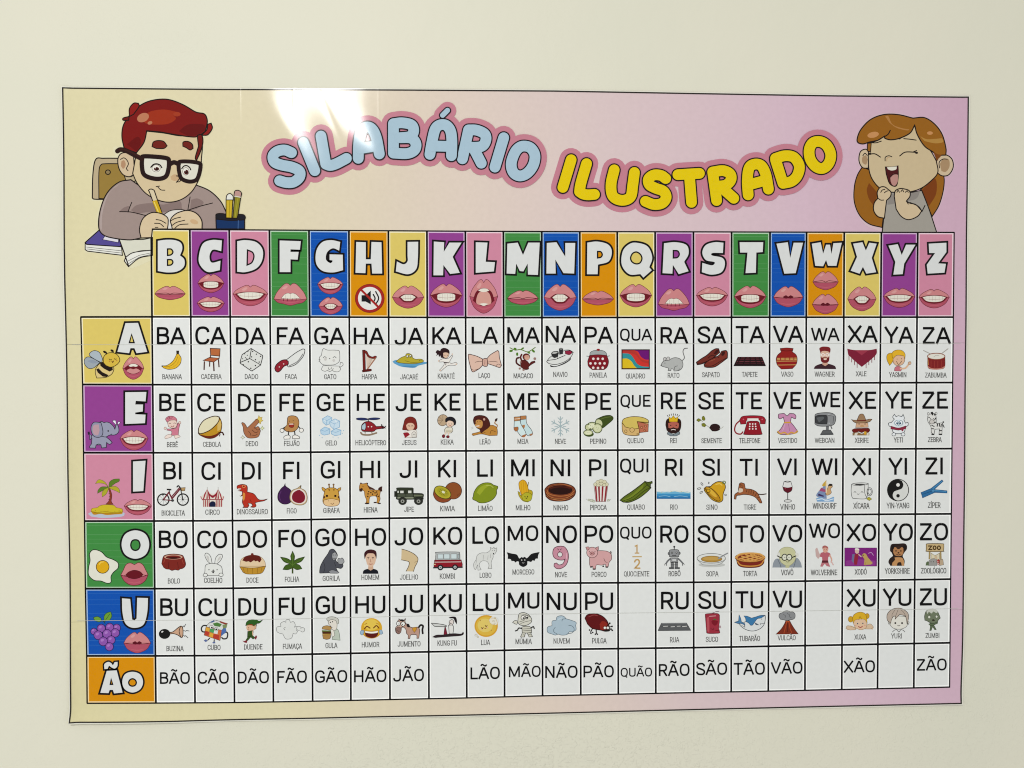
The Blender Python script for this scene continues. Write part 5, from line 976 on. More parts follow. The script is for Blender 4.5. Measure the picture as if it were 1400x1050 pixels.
# ------------------------------------------------------------------ printed mouths
def mouth(parent, x0, y0, x1, y1, kind, frame, label=None):
    """kinds: c closed, t toothy smile, g gapped bite, o wide open, a medium open, s pursed, b bite on lip"""
    ox, oy, sc = FR[frame]
    X = lambda u: ox + (x0 + (x1 - x0) * u) / sc
    Y = lambda v: oy + (y0 + (y1 - y0) * v) / sc
    ink = Ink(20)
    def sp(col, pts, out=None, lw=.6):
        p_ = [(X(a[0]), Y(a[1])) for a in pts]; c_ = [len(a) > 2 for a in pts]
        q = smooth_closed(p_, c_, 6)
        if col: fill(ink, q, hexc(col))
        if out: ribbon(ink, q, lw, hexc(out), True)
    def ln(col, lw, pts):
        ribbon(ink, catmull([(X(a), Y(b)) for a, b in pts], 6), lw, hexc(col), False, 'round')
    UP, LO, DK, OUT = 'c98284', 'ae4f62', '6a1420', '5a1422'
    m = {'c': .56, 't': .42, 'g': .48, 'o': .5, 'a': .5, 's': .52, 'b': .70, 'n': .5}[kind]
    # lower then upper lip
    sp(LO, [(0, m, 1), (.12, m + (1 - m) * .55), (.3, .93), (.5, 1.0), (.7, .93), (.88, m + (1 - m) * .55), (1, m, 1), (.5, m - .08)], OUT)
    sp('ba5c6c', [(.22, .80), (.5, .9), (.78, .80), (.5, .84)])
    sp(UP, [(0, m, 1), (.1, m - m * .45), (.3, .05), (.42, .0), (.5, .09, 1), (.58, .0), (.7, .05), (.9, m - m * .45), (1, m, 1), (.75, m + .04), (.5, m + .05), (.25, m + .04)], OUT)
    sp('d39a98', [(.25, .22), (.36, .1), (.42, .14), (.34, .26)])
    T = 'e0dccf'
    if kind == 'c':
        ln('5a1020', .8, [(.02, m), (.2, m - .04), (.38, m - .06), (.5, m + .01), (.62, m - .06), (.8, m - .04), (.98, m)])
    elif kind == 's':
        sp('5a0c1c', [(.3, m, 1), (.42, m - .09), (.5, m - .03), (.58, m - .09), (.7, m, 1), (.58, m + .07), (.5, m + .04), (.42, m + .07)])
        ln('6a1424', .6, [(.02, m), (.3, m)]); ln('6a1424', .6, [(.7, m), (.98, m)])
    elif kind in 'tg':
        w0 = .06 if kind == 't' else .02
        sp(DK, [(w0, m, 1), (.25, m - .08), (.5, m - .1), (.75, m - .08), (1 - w0, m, 1), (.78, m + .25), (.5, m + .34), (.22, m + .25)], OUT, .4)
        a = .12 if kind == 't' else .22
        sp(T, [(a, m + .0, 1), (.3, m - .06), (.5, m - .08), (.7, m - .06), (1 - a, m, 1), (.75, m + .20), (.5, m + .26), (.25, m + .20)])
        ln('8a5a5a', .35, [(a, m + .08), (.5, m + .12), (1 - a, m + .08)])
        for k_ in range(1, 7):
            u = a + (1 - 2 * a) * k_ / 7
            ln('a89088', .28, [(u, m - .05), (u, m + .20 - .12 * abs(u - .5))])
    elif kind == 'n':     # small toothy opening
        sp(DK, [(.2, m + .0, 1), (.35, m - .12), (.5, m - .13), (.65, m - .12), (.8, m, 1), (.65, m + .2), (.5, m + .23), (.35, m + .2)], OUT, .4)
        sp(T, [(.26, m, 1), (.38, m - .1), (.5, m - .11), (.62, m - .1), (.74, m, 1), (.62, m + .15), (.5, m + .17), (.38, m + .15)])
        ln('8a5a5a', .35, [(.27, m + .04), (.5, m + .06), (.73, m + .04)])
        for u in (.34, .42, .5, .58, .66): ln('a89088', .28, [(u, m - .08), (u, m + .14)])
    elif kind == 'b':
        sp(T, [(.22, .68, 1), (.32, .5), (.42, .44), (.5, .46), (.58, .44), (.68, .5), (.8, .68, 1), (.5, .7)], OUT, .4)
        ln('a89088', .4, [(.5, .47), (.5, .68)]); ln('a89088', .3, [(.36, .5), (.36, .68)]); ln('a89088', .3, [(.64, .5), (.64, .68)])
        for u in (.3, .42, .56, .68): ln('4a1018', .6, [(u, .68), (u - .01, .8)])
    elif kind in 'oa':
        if kind == 'o':
            sp(DK, [(.12, .62, 1), (.22, .38), (.4, .27), (.6, .27), (.78, .38), (.88, .62, 1), (.7, .74), (.5, .78), (.3, .74)], OUT, .4)
            sp('cf9a8e', [(.24, .70), (.3, .42), (.5, .34), (.7, .42), (.76, .70), (.5, .76)])
            sp(T, [(.3, .33, 1), (.42, .27), (.6, .27), (.7, .33, 1), (.5, .37)]); sp(T, [(.34, .72, 1), (.5, .70), (.66, .72, 1), (.5, .78)])
        else:
            sp(DK, [(.08, m, 1), (.28, .36), (.5, .3), (.72, .36), (.92, m, 1), (.74, .7), (.5, .76), (.26, .7)], OUT, .4)
            sp('c98a88', [(.18, .62), (.35, .52), (.5, .55), (.65, .52), (.82, .62), (.65, .72), (.5, .75), (.35, .72)])
            sp(T, [(.27, .4, 1), (.38, .33), (.5, .31), (.62, .33), (.73, .4, 1), (.62, .44), (.5, .42), (.38, .44)])
    elif kind == 'x': pass
    return ink.build("mouth", parent, label)
MKIND = {'c': 'closed', 't': 'smiling with teeth', 'g': 'slightly open with teeth', 'o': 'wide open', 'a': 'open showing the tongue', 's': 'pursed', 'b': 'biting the lower lip', 'n': 'open with small teeth', 'O': 'rounded open'}

HM = {'B': [(48, 356, 220, 432, 'c')], 'C': [(290, 288, 438, 392, 'g'), (286, 415, 440, 500, 't')], 'D': [(488, 350, 684, 466, 't')],
      'F': [(718, 340, 904, 464, 'b')], 'G': [(964, 305, 1108, 400, 't'), (970, 418, 1106, 514, 'n')],
      'J': [(26, 354, 204, 480, 'n')], 'K': [(240, 343, 420, 474, 'g')], 'L': [(462, 318, 620, 508, 'o')], 'M': [(674, 380, 848, 460, 'c')],
      'N': [(880, 345, 1062, 492, 'n')], 'P': [(1096, 383, 1272, 462, 'c')],
      'Q': [(22, 250, 152, 342, 'g')], 'R': [(178, 268, 306, 356, 'b')], 'S': [(334, 262, 462, 338, 't')], 'T': [(488, 256, 618, 346, 'g')],
      'V': [(648, 258, 768, 342, 's')], 'W': [(808, 198, 912, 272, 'c'), (806, 290, 912, 370, 's')], 'X': [(950, 260, 1066, 358, 'n')], 'Y': [(1096, 266, 1224, 344, 't')], 'Z': [(1240, 270, 1364, 346, 't')]}
for i, ch in enumerate(HEAD):
    xl = lambda y, i=i: colx(i, y); xr = lambda y, i=i: colx(i + 1, y)
    c = HC[i]
    o = cell("letter_panel", 0, xl, xr, c, "%s panel with the letter %s above %s" % (CN[c], ch, 'a crossed-out loudspeaker' if ch == 'H' else ('two mouths' if len(HM[ch]) > 1 else 'a mouth')), banding=c in (GR, BL))
    big_letter(ch, o, c)
    fr = 'h0' if i < 6 else ('h1' if i < 12 else 'h2')
    if ch == 'H':
        ink = Ink(20)
        draw(ink, 'h0', '''e a02420 7a1a18 .6 | 1258 424 82 80 0; e dfe0dc | 1258 424 66 65 0
p 16161a | 1212 406 1236 406 1264 380 1264 458 1236 442 1212 442; c 16161a 1.6 | 1278 402! 1288 424 1278 448!; c 16161a 1.6 | 1292 386! 1308 424 1290 460!
l a02420 3 | 1210 376! 1306 472!''')
        ink.build("mute_sign", o, 'black loudspeaker crossed out in a red ring')
    else:
        for (a, b, c2, d, kd) in HM[ch]: mouth(o, a, b, c2, d, kd, fr, 'printed lips, ' + MKIND[kd])

# ------------------------------------------------------------------ vowel panels
VP = [('A', YE, 1), ('E', PU, 2), ('I', PI_, 3), ('O', GR, 4), ('U', BL, 5), ('Ão', OR, 6)]
VM = {'A': ('v0', 356, 330, 508, 492, 'a'), 'E': ('v0', 336, 856, 538, 1000, 't'), 'I': ('v1', 366, 382, 562, 494, 't'), 'O': ('v1', 342, 838, 538, 998, 'O'), 'U': ('v2', 396, 372, 580, 514, 's')}
VPIC = {
'A': ('v0', 'bee', 'smiling striped bee with blue wings', '''s 9aa4ac 2a3038 .7 | 190 372! 150 408 110 412 82 380 84 345 110 330 150 345 195 372!; s a8b4bc 2a3038 .7 | 205 372! 160 350 118 320 125 298 155 285 190 300 212 345!; s 8a96a6 | 100 360! 140 352 180 372 140 378!
s d6c080 3a2c0c .8 | 178 390! 205 370 240 385 285 405 292 420 280 450 250 472 215 480 170 482! 160 450 160 420!; p 1e1410 | 194 374 214 366 240 388 282 406 286 424 262 436 220 414 196 394; p 1e1410 | 166 420 182 412 210 440 256 462 240 474 214 472 178 444
s d2b444 3a2c0c .8 | 218 372! 218 335 240 308 275 300 310 310 332 338 332 365 305 392 270 404 235 392!; c 1e1410 1.2 | 240 310! 238 298 228 292!; c 1e1410 1.2 | 288 300! 286 290 278 282!; e 1e1410 | 228 296 14 8 30 280 286 13 8 30; c 3a2c0c .7 | 258 345! 266 352 276 348!; c 3a2c0c .7 | 295 342! 302 348 310 344!; d c08a3a 1.1 | 262 362 312 356; c 5a2018 .9 | 278 360! 284 370 290 360!'''),
'E': ('v0', 'elephant', 'small grey elephant spraying water', '''s 8e8ea8 2a2838 .7 | 140 905! 120 925 118 890 108 870!; s 2a2030 | 104 872! 116 866 120 885 108 890!
s 9496ac 2a2838 .8 | 135 915! 132 900 150 880! 230 900! 262 925 280 945! 262 958 240 945! 238 980! 205 984! 200 962! 165 962! 160 985! 122 984! 118 975 132 955!
s 9496ac 2a2838 .8 | 190 800! 205 794 222 802 240 798 265 806 290 830 300 850! 305 830 300 822! 318 818 328 845 325 872 300 890 262 892 235 905 205 900!
s 8c8ea6 2a2838 .8 | 200 802! 150 800 130 830 132 870 150 900 180 908 205 898 214 870 208 830!; s b896a0 | 185 815! 150 820 140 850 150 885 178 892 190 860!; d 141018 1.1 | 252 862; s e4e4ee 2a2838 .5 | 318 818! 325 795 340 800! 330 812!; s e4e4ee 2a2838 .5 | 312 822! 290 800 284 788 305 785!; c 2a2838 .7 | 270 888! 278 884!; c 2a2838 .6 | 165 962! 185 955 200 962!'''),
'I': ('v1', 'desert_island', 'palm tree on a small sandy island', '''s b4bccc | 105 485! 150 470 330 470 372 482! 350 505 220 515 130 505!; s b98418 | 128 470! 150 492 200 486 240 494 300 490 350 486 356 470!
s c9b428 8a6a14 .5 | 130 468! 135 448 175 440 190 428 230 420 290 424 310 440 350 450 356 472! 300 482 240 480 180 484!; d 8a6a14 .5 | 160 462 200 470 250 465 300 468 330 462; c 9a7418 .6 | 140 470! 180 476 230 470 290 476 345 470!
s 8a3a24 4a1810 .5 | 236 416! 258 390 264 350 255 305! 264 303! 278 350 274 395 288 418!; c 6a2a18 .5 | 256 340! 268 338!; c 6a2a18 .5 | 258 360! 272 358!; c 6a2a18 .5 | 254 382! 270 380!
s b0a82c 6a6a14 .4 | 252 292! 225 255 185 240 160 268! 190 264 230 272 252 296!; s 5a7a24 34500e .4 | 256 292! 262 258 290 238 332 234! 330 252 300 268 262 298!; s b0a42c 6a6a14 .4 | 260 294! 300 288 328 305 336 336! 310 322 280 310 258 300!; s 5a7a24 34500e .4 | 250 292! 205 292 180 315 176 338! 205 322 235 305 254 298!; s a8a42c 6a6a14 .4 | 252 298! 225 310 208 335 210 364! 235 345 248 322 256 298!'''),
'O': ('v1', 'fried_egg', 'fried egg with a round yolk', '''s dcdcce 1c2418 .9 | 165 744 205 760 240 795 290 815 322 838 322 875 290 905 272 935 272 975 245 984 200 968 150 962 112 925 112 870 122 820 118 775 135 748; e d8a614 3a2408 .8 | 212 866 46 46 0; c e8c85a 1.1 | 188 848! 200 834 218 830!'''),
'U': ('v2', 'grapes', 'purple bunch of grapes with green leaves', None),
}
for ch, c, k in VP:
    xl = lambda y, k=k: float(np.interp(y, [434, 526, 619, 712, 805, 897, 961], LEFTX[1:])); xr = lambda y: colx(0, y)
    key = ch
    o = cell("vowel_panel", k, xl, xr, c, "%s panel with the vowel %s" % (CN[c], ch.upper()), banding=c in (GR, BL))
    big_letter(key, o, c)
    if ch == 'Ão':
        ink = Ink(20); draw(ink, 'v2', 'w d8dad9 100c0e 4.6 | 456 642 508 660 528 712 508 762 456 784 404 762 386 712 404 660; s %s 161214 1.7 | 456 690 474 698 482 716 474 734 456 740 438 734 430 716 438 698' % OR)
        ink.build("letter", o, 'white letter O with a black edge')
        ink = Ink(20); draw(ink, 'v2', 'w d8dad9 100c0e 4.2 | 264 624! 264 590 290 574 312 584 322 596 334 576! 354 574! 352 604 334 620 312 612 296 602 286 622!')
        ink.build("tilde", o, 'white tilde with a black edge')
        continue
    fr, a, b, c2, d, kd = VM[ch]
    if kd == 'O':
        ink = Ink(20)
        draw(ink, fr, '''s ae4f62 5a1422 .7 | 342 925! 365 965 400 992 440 999 485 990 520 962 538 922!; s c98284 5a1422 .7 | 342 925! 360 890 380 850 410 838 440 850! 470 836 500 850 522 890 538 922! 500 935 440 940 380 935!
s 640e1c 4a0c18 .5 | 376 925! 400 902 440 890 480 900 502 922! 480 942 440 952 400 945!; c 5a1422 .6 | 342 925! 360 930 378 926!; c 5a1422 .6 | 538 922! 520 926 502 923!; c ba5c6c 1.4 | 400 975! 440 982 480 974!''')
        ink.build("mouth", o, 'printed lips, rounded open')
    else: mouth(o, a, b, c2, d, kd, fr, 'printed lips, ' + MKIND[kd])
    fr, nm, lb, tx = VPIC[ch]
    ink = Ink(20)
    if tx is None:
        draw(ink, fr, 's 6a9a34 20401a .6 | 262 298! 262 262 280 240 308 232! 314 262 300 290!; s 6a9a34 20401a .6 | 245 296! 225 300 200 292 188 272! 215 264 240 275!; c 20401a .9 | 250 292! 262 302 268 312!; c 20401a .5 | 268 294! 300 248!')
        for (gx, gy, gr) in [(348, 342, 26), (192, 366, 22), (300, 338, 28), (242, 345, 28), (338, 376, 29), (222, 392, 30), (282, 382, 30), (310, 424, 28), (256, 434, 30), (298, 470, 28)]:
            draw(ink, fr, 'e 8a52a8 2a1450 .7 | %d %d %d %d 0; e a674c0 | %d %d %d %d -30' % (gx, gy, gr, gr, gx - 6, gy - 8, gr * .42, gr * .3))
    else: draw(ink, fr, tx)
    ink.build(nm, o, lb)

# ------------------------------------------------------------------ syllable cells
ROWS = ['A', 'E', 'I', 'O', 'U']
SY = {  # text: frame, left ink edge, baseline, cap height (zoomed units)
'BA': ('a0', 25, 219, 126), 'CA': ('a0', 308, 220, 130), 'DA': ('a0', 607, 220, 126), 'FA': ('a0', 908, 221, 127),
'GA': ('a1', 52, 222, 127), 'HA': ('a1', 343, 222, 126), 'JA': ('a1', 645, 223, 127), 'KA': ('a1', 922, 219, 126),
'LA': ('a2', 80, 214, 124), 'MA': ('a2', 343, 210, 117), 'NA': ('a2', 625, 207, 124), 'PA': ('a2', 912, 214, 124),
'QUA': ('a3', 42, 192, 87), 'RA': ('a3', 340, 215, 122), 'SA': ('a3', 612, 213, 124), 'TA': ('a3', 893, 210, 125),
'VA': ('a4', 38, 207, 124), 'WA': ('a4', 318, 195, 97), 'XA': ('a4', 587, 206, 124), 'YA': ('a4', 857, 213, 123), 'ZA': ('a4', 1138, 217, 124),
'BE': ('a0', 42, 711, 128), 'CE': ('a0', 322, 713, 130), 'DE': ('a0', 622, 713, 129), 'FE': ('a0', 927, 713, 130),
'GE': ('a1', 70, 710, 126), 'HE': ('a1', 365, 710, 126), 'JE': ('a1', 652, 710, 127), 'KE': ('a1', 938, 708, 126),
'LE': ('a2', 93, 708, 127), 'ME': ('a2', 343, 704, 124), 'NE': ('a2', 637, 703, 124), 'PE': ('a2', 918, 703, 124),
'QUE': ('a3', 45, 680, 87), 'RE': ('a3', 343, 698, 124), 'SE': ('a3', 617, 698, 124), 'TE': ('a3', 893, 698, 125),
'VE': ('a4', 40, 697, 126), 'WE': ('a4', 308, 683, 113), 'XE': ('a4', 593, 695, 126), 'YE': ('a4', 863, 693, 125), 'ZE': ('a4', 1135, 693, 125),
'BI': ('i0', 78, 217, 138), 'CI': ('i0', 378, 219, 138), 'DI': ('i0', 697, 218, 138), 'FI': ('i0', 1022, 215, 138),
'GI': ('i1', 107, 208, 136), 'HI': ('i1', 418, 207, 137), 'JI': ('i1', 730, 203, 137), 'KI': ('i1', 1033, 200, 137),
'LI': ('i2', 130, 195, 136), 'MI': ('i2', 397, 193, 135), 'NI': ('i2', 708, 192, 134), 'PI': ('i2', 1012, 192, 134),
'QUI': ('i3', 45, 161, 108), 'RI': ('i3', 400, 188, 134), 'SI': ('i3', 692, 187, 133), 'TI': ('i3', 988, 188, 134),
'VI': ('i4', 68, 173, 125), 'WI': ('i4', 323, 172, 125), 'XI': ('i4', 618, 170, 124), 'YI': ('i4', 887, 168, 124), 'ZI': ('i4', 1158, 165, 124),
'BO': ('i0', 42, 757, 137), 'CO': ('i0', 345, 758, 136), 'DO': ('i0', 662, 756, 137), 'FO': ('i0', 985, 752, 137),
'GO': ('i1', 65, 743, 136), 'HO': ('i1', 378, 741, 137), 'JO': ('i1', 690, 735, 137), 'KO': ('i1', 995, 731, 137),
'LO': ('i2', 92, 724, 136), 'MO': ('i2', 370, 702, 120), 'NO': ('i2', 673, 718, 136), 'PO': ('i2', 977, 716, 135),
'QUO': ('i3', 45, 682, 92), 'RO': ('i3', 362, 715, 135), 'SO': ('i3', 655, 714, 134), 'TO': ('i3', 952, 714, 135),
'VO': ('i4', 32, 662, 124), 'WO': ('i4', 303, 634, 107), 'XO': ('i4', 578, 655, 124), 'YO': ('i4', 850, 653, 125), 'ZO': ('i4', 1117, 650, 125),
'BU': ('u0', 55, 282, 143), 'CU': ('u0', 368, 283, 143), 'DU': ('u0', 695, 281, 143), 'FU': ('u0', 1027, 277, 143),
'GU': ('u1', 70, 267, 143), 'HU': ('u1', 395, 264, 143), 'JU': ('u1', 720, 257, 146), 'KU': ('u1', 1037, 251, 145),
'LU': ('u2', 98, 243, 144), 'MU': ('u2', 388, 223, 132), 'NU': ('u2', 705, 235, 143), 'PU': ('u2', 1020, 234, 143),
'RU': ('u3', 383, 228, 143), 'SU': ('u3', 687, 224, 142), 'TU': ('u3', 993, 221, 140),
'VU': ('u4', 32, 181, 117), 'XU': ('u4', 537, 172, 117), 'YU': ('u4', 785, 167, 117), 'ZU': ('u4', 1037, 164, 116),
'BÃO': ('u0', 53, 840, 95), 'CÃO': ('u0', 363, 838, 96), 'DÃO': ('u0', 692, 837, 97), 'FÃO': ('u0', 1015, 833, 98),
'GÃO': ('u1', 65, 830, 98), 'HÃO': ('u1', 385, 828, 98), 'JÃO': ('u1', 707, 820, 98), 'LÃO': ('u2', 80, 803, 98),
'MÃO': ('u2', 395, 786, 89), 'NÃO': ('u2', 693, 792, 98), 'PÃO': ('u2', 1007, 787, 96), 'QUÃO': ('u3', 52, 781, 71),
'RÃO': ('u3', 365, 776, 98), 'SÃO': ('u3', 670, 768, 98), 'TÃO': ('u3', 978, 767, 98), 'VÃO': ('u4', 20, 632, 80),
'XÃO': ('u4', 517, 623, 80), 'ZÃO': ('u4', 1017, 610, 79)}
CAP = {}
for ln_ in '''BA BANANA 64 208 477|CA CADEIRA 350 500 476|DA DADO 671 772 476|FA FACA 969 1056 476|BE BEBÊ 98 180 977|CE CEBOLA 364 496 975|DE DEDO 678 771 970|FE FEIJÃO 960 1076 968
GA GATO 125 216 477|HA HARPA 402 515 477|JA JACARÉ 687 817 478|KA KARATÊ 961 1087 472|GE GELO 135 220 965|HE HELICÓPTERO 355 580 963|JE JESUS 700 805 962|KE KEIKA 983 1078 958
LA LAÇO 130 217 468|MA MACACO 388 532 470|NA NAVIO 680 787 460|PA PANELA 948 1075 465|LE LEÃO 138 220 957|ME MEIA 417 498 953|NE NEVE 693 775 953|PE PEPINO 952 1072 952
QUA QUADRO 84 227 472|RA RATO 392 480 467|SA SAPATO 646 776 462|TA TAPETE 940 1053 460|QUE QUEIJO 95 217 948|RE REI 410 461 947|SE SEMENTE 641 790 948|TE TELEFONE 920 1073 948
VA VASO 98 188 458|WA WAGNER 345 490 458|XA XALE 648 725 455|YA YASMIN 893 1020 462|ZA ZABUMBA 1157 1313 465|VE VESTIDO 76 215 947|WE WEBCAN 346 490 946|XE XERIFE 641 741 945|YE YETI 928 994 942|ZE ZEBRA 1178 1278 940
BI BICICLETA 63 246 502|CI CIRCO 408 523 495|DI DINOSSAURO 656 901 492|FI FIGO 1050 1130 485|BO BOLO 112 210 1038|CO COELHO 398 543 1033|DO DOCE 732 828 1032|FO FOLHA 1035 1148 1025
GI GIRAFA 127 256 482|HI HIENA 446 555 477|JI JIPE 767 843 473|KI KIWIA 1048 1164 467|GO GORILA 122 257 1018|HO HOMEM 427 569 1010|JO JOELHO 733 875 1008|KO KOMBI 1045 1166 1000
LI LIMÃO 136 252 465|MI MILHO 433 550 460|NI NINHO 730 848 460|PI PIPOCA 1020 1150 458|LO LOBO 148 243 993|MO MORCEGO 407 580 968|NO NOVE 743 838 988|PO PORCO 1031 1150 986
QUI QUIABO 101 241 455|RI RIO 440 501 455|SI SINO 725 815 456|TI TIGRE 1021 1118 455|QUO QUOCIENTE 75 274 982|RO ROBÔ 426 523 980|SO SOPA 725 820 981|TO TORTA 1016 1125 979
VI VINHO 92 200 425|WI WINDSURF 330 503 418|XI XÍCARA 630 746 417|YI YIN-YANG 875 1040 415|ZI ZÍPER 1178 1270 412|VO VOVÔ 98 188 908|WO WOLVERINE 317 508 908|XO XODÓ 640 728 903|YO YORKSHIRE 862 1042 897|ZO ZOOLÓGICO 1127 1312 895
BU BUZINA 105 246 572|CU CUBO 443 551 563|DU DUENDE 742 893 560|FU FUMAÇA 1060 1217 555|GU GULA 150 248 548|HU HUMOR 447 592 541|JU JUMENTO 744 930 535|KU KUNG_FU 1068 1228 528
LU LUA 166 241 522|MU MÚMIA 448 582 514|NU NUVEM 760 895 510|PU PULGA 1077 1195 508|RU RUA 455 532 500|SU SUCO 750 852 497|TU TUBARÃO 1025 1195 490|VU VULCÃO 68 190 403|XU XUXA 592 671 397|YU YURI 843 917 390|ZU ZUMBI 1077 1173 387'''.replace('\n', '|').split('|'):
    a_, b_, c_, d_, e_ = ln_.split(); CAP[a_] = (b_.replace('_', ' '), float(c_), float(d_), float(e_))
WHAT = dict(BA='banana', CA='chair', DA='white_die', FA='knife', GA='cat', HA='harp', JA='alligator', KA='karate_girl', LA='bow', MA='monkey', NA='ship', PA='cooking_pot', QUA='abstract_painting', RA='mouse', SA='shoes', TA='rug', VA='clay_vase', WA='bearded_man', XA='shawl', YA='waving_girl', ZA='drum',
 BE='baby', CE='onion', DE='pointing_hand', FE='bean_figure', GE='ice_cubes', HE='helicopter', JE='robed_man_with_lamb', KE='girl_with_parasol', LE='lion', ME='socks', NE='snowflake', PE='cucumber', QUE='cheese', RE='king', SE='seed', TE='telephone', VE='dress', WE='webcam', XE='sheriff', YE='yeti', ZE='zebra',
 BI='bicycle', CI='circus_tent', DI='dinosaur', FI='figs', GI='giraffe', HI='hyena', JI='off_road_car', KI='kiwi_fruit', LI='lime', MI='corn_cob', NI='nest', PI='popcorn', QUI='okra', RI='river', SI='bell', TI='tiger', VI='wine_glass', WI='windsurfer', XI='cup', YI='yin_yang_sign', ZI='zip',
 BO='chocolate_cake', CO='rabbit', DO='cupcake', FO='leaf', GO='gorilla', HO='man', JO='knee', KO='camper_van', LO='wolf', MO='bat', NO='number_nine', PO='pig', QUO='one_half', RO='robot', SO='soup_plate', TO='pie', VO='grandfather', WO='figure_in_pink', XO='purple_picture', YO='small_dog', ZO='zoo_gate',
 BU='horn', CU='cube_figure', DU='elf', FU='smoke_cloud', GU='man_eating_burger', HU='laughing_face', JU='donkey', KU='martial_artist', LU='moon', MU='mummy', NU='cloud', PU='flea', RU='street', SU='juice_carton', TU='shark', VU='volcano', XU='blond_girl', YU='boy_face', ZU='zombie')
LSB = {c: 11.4 for c in 'BDEFHIKLMNPR'}
LSB.update({'C': 8.4, 'G': 8.4, 'J': 3, 'Q': 8, 'S': 5, 'T': 4, 'V': 1.5, 'W': 1.5, 'X': 2, 'Y': 1, 'Z': 7})
for r, vw in enumerate(ROWS + ['ÃO']):
    for i, ch in enumerate(HEAD):
        syl = ('QU' if ch == 'Q' else ch) + vw
        if vw != 'ÃO' and ch == 'Q': syl = 'QU' + vw
        k = r + 1
        xl = lambda y, i=i: colx(i, y); xr = lambda y, i=i: colx(i + 1, y)
        has = syl in SY
        if has and syl in PIC: lb = 'white cell with %s over a picture of %s' % (syl, WHAT[syl].replace('_', ' '))
        elif has: lb = 'white cell with only the syllable %s' % syl
        else: lb = 'blank white cell in column %s' % ch
        o = cell("syllable_cell", k, xl, xr, WHITE, lb, edge='fcfdfb')
        if not has: continue
        fr, lx, bs_, cp = SY[syl]
        ox, oy, sc = FR[fr]
        cap = cp / sc; x = ox + lx / sc - LSB[syl[0]] * cap / 100; y = oy + bs_ / sc
        ink = Ink(20); sl = slope_at(k, x + 20)
        text(ink, syl, x, y, cap, hexc('030304'), stem=14.8, slope=sl)
        ink.build("syllable", o, 'black syllable ' + syl)
        if syl in PIC:
            pf, tx = PIC[syl]
            ink = Ink(22); draw(ink, pf, tx); plv = ink.lv + 2
            ink.build(WHAT[syl], o)
            t_, a, b, base = CAP[syl]
            ox, oy, sc = FR[fr]
            cap = {'a': 36, 'i': 40, 'u': 42}[fr[0]] / sc
            if fr == 'u4': cap = 33 / sc
            wd_ = (b - a) / sc; sx = wd_ / (text_width(t_) * cap / 100 * 0.985)
            ink = Ink(plv)
            text(ink, t_, ox + a / sc - .3, oy + (base - 1) / sc, cap, hexc('464644'), stem=10.5, sx=sx, slope=sl, rnd='round')
            ink.build("caption", o, 'small word ' + t_)

# ------------------------------------------------------------------ black ruling
def vline(i, k0, k1, w):
    ink = Ink(34)
    pts = []
    for k in range(k0, k1 + 1):
        y = 0
        x = CT[i]
        for _ in range(3): y = liney(k, x); x = colx(i, y)
        ext = -0.5 if k == k0 else (0.5 if k == k1 else 0)
        pts.append((x, y + ext))
    ribbon(ink, pts, w, hexc('040304'))
    ink.build("ruling_line", poster, 'vertical black rule of the table')
def hline(k, x0, x1, w):
    ink = Ink(36)
    pts = [(x0, liney(k, x0))] + [(x, liney(k, x)) for x in np.linspace(x0, x1, 40)[1:-1]] + [(x1, liney(k, x1))]
    ribbon(ink, pts, w, hexc('040304'))
    ink.build("ruling_line", poster, 'horizontal black rule of the table')
for i in range(22): vline(i, 0, 7, (1.7 if i == 21 else 2.5))
ink = Ink(34)
ribbon(ink, [(LEFTX[k], liney(k, LEFTX[k])) for k in range(1, 8)], 1.9, hexc('040304'))
ink.build("ruling_line", poster, 'black left edge of the vowel column')
hline(0, 206.6, 1304.5, 1.8)
hline(1, 110, 1304, 2.4)
for k in range(2, 7): hline(k, LEFTX[k] - .6, colx(21, LY[k][-1]) + .6, 2.6)
hline(7, LEFTX[7] - .6, 1299, 1.9)

# joins between the printed sheets
for k, nm in ((0, 'upper'), (1, 'lower')):
    sx_, sy_ = SEAM[k]
    ink = Ink(40)
    xa = float(np.interp(sy_[0], LEY, LEX)) - 1; xb = float(np.interp(sy_[-1], RIY, RIX)) + 1
    xs_ = list(np.linspace(xa, xb, 50))
    ribbon(ink, [(x, float(np.interp(x, sx_, sy_))) for x in xs_], 0.5, hexc('bcbdb6'))
    ink.build("sheet_join", poster, nm + ' thin join where two printed sheets meet')

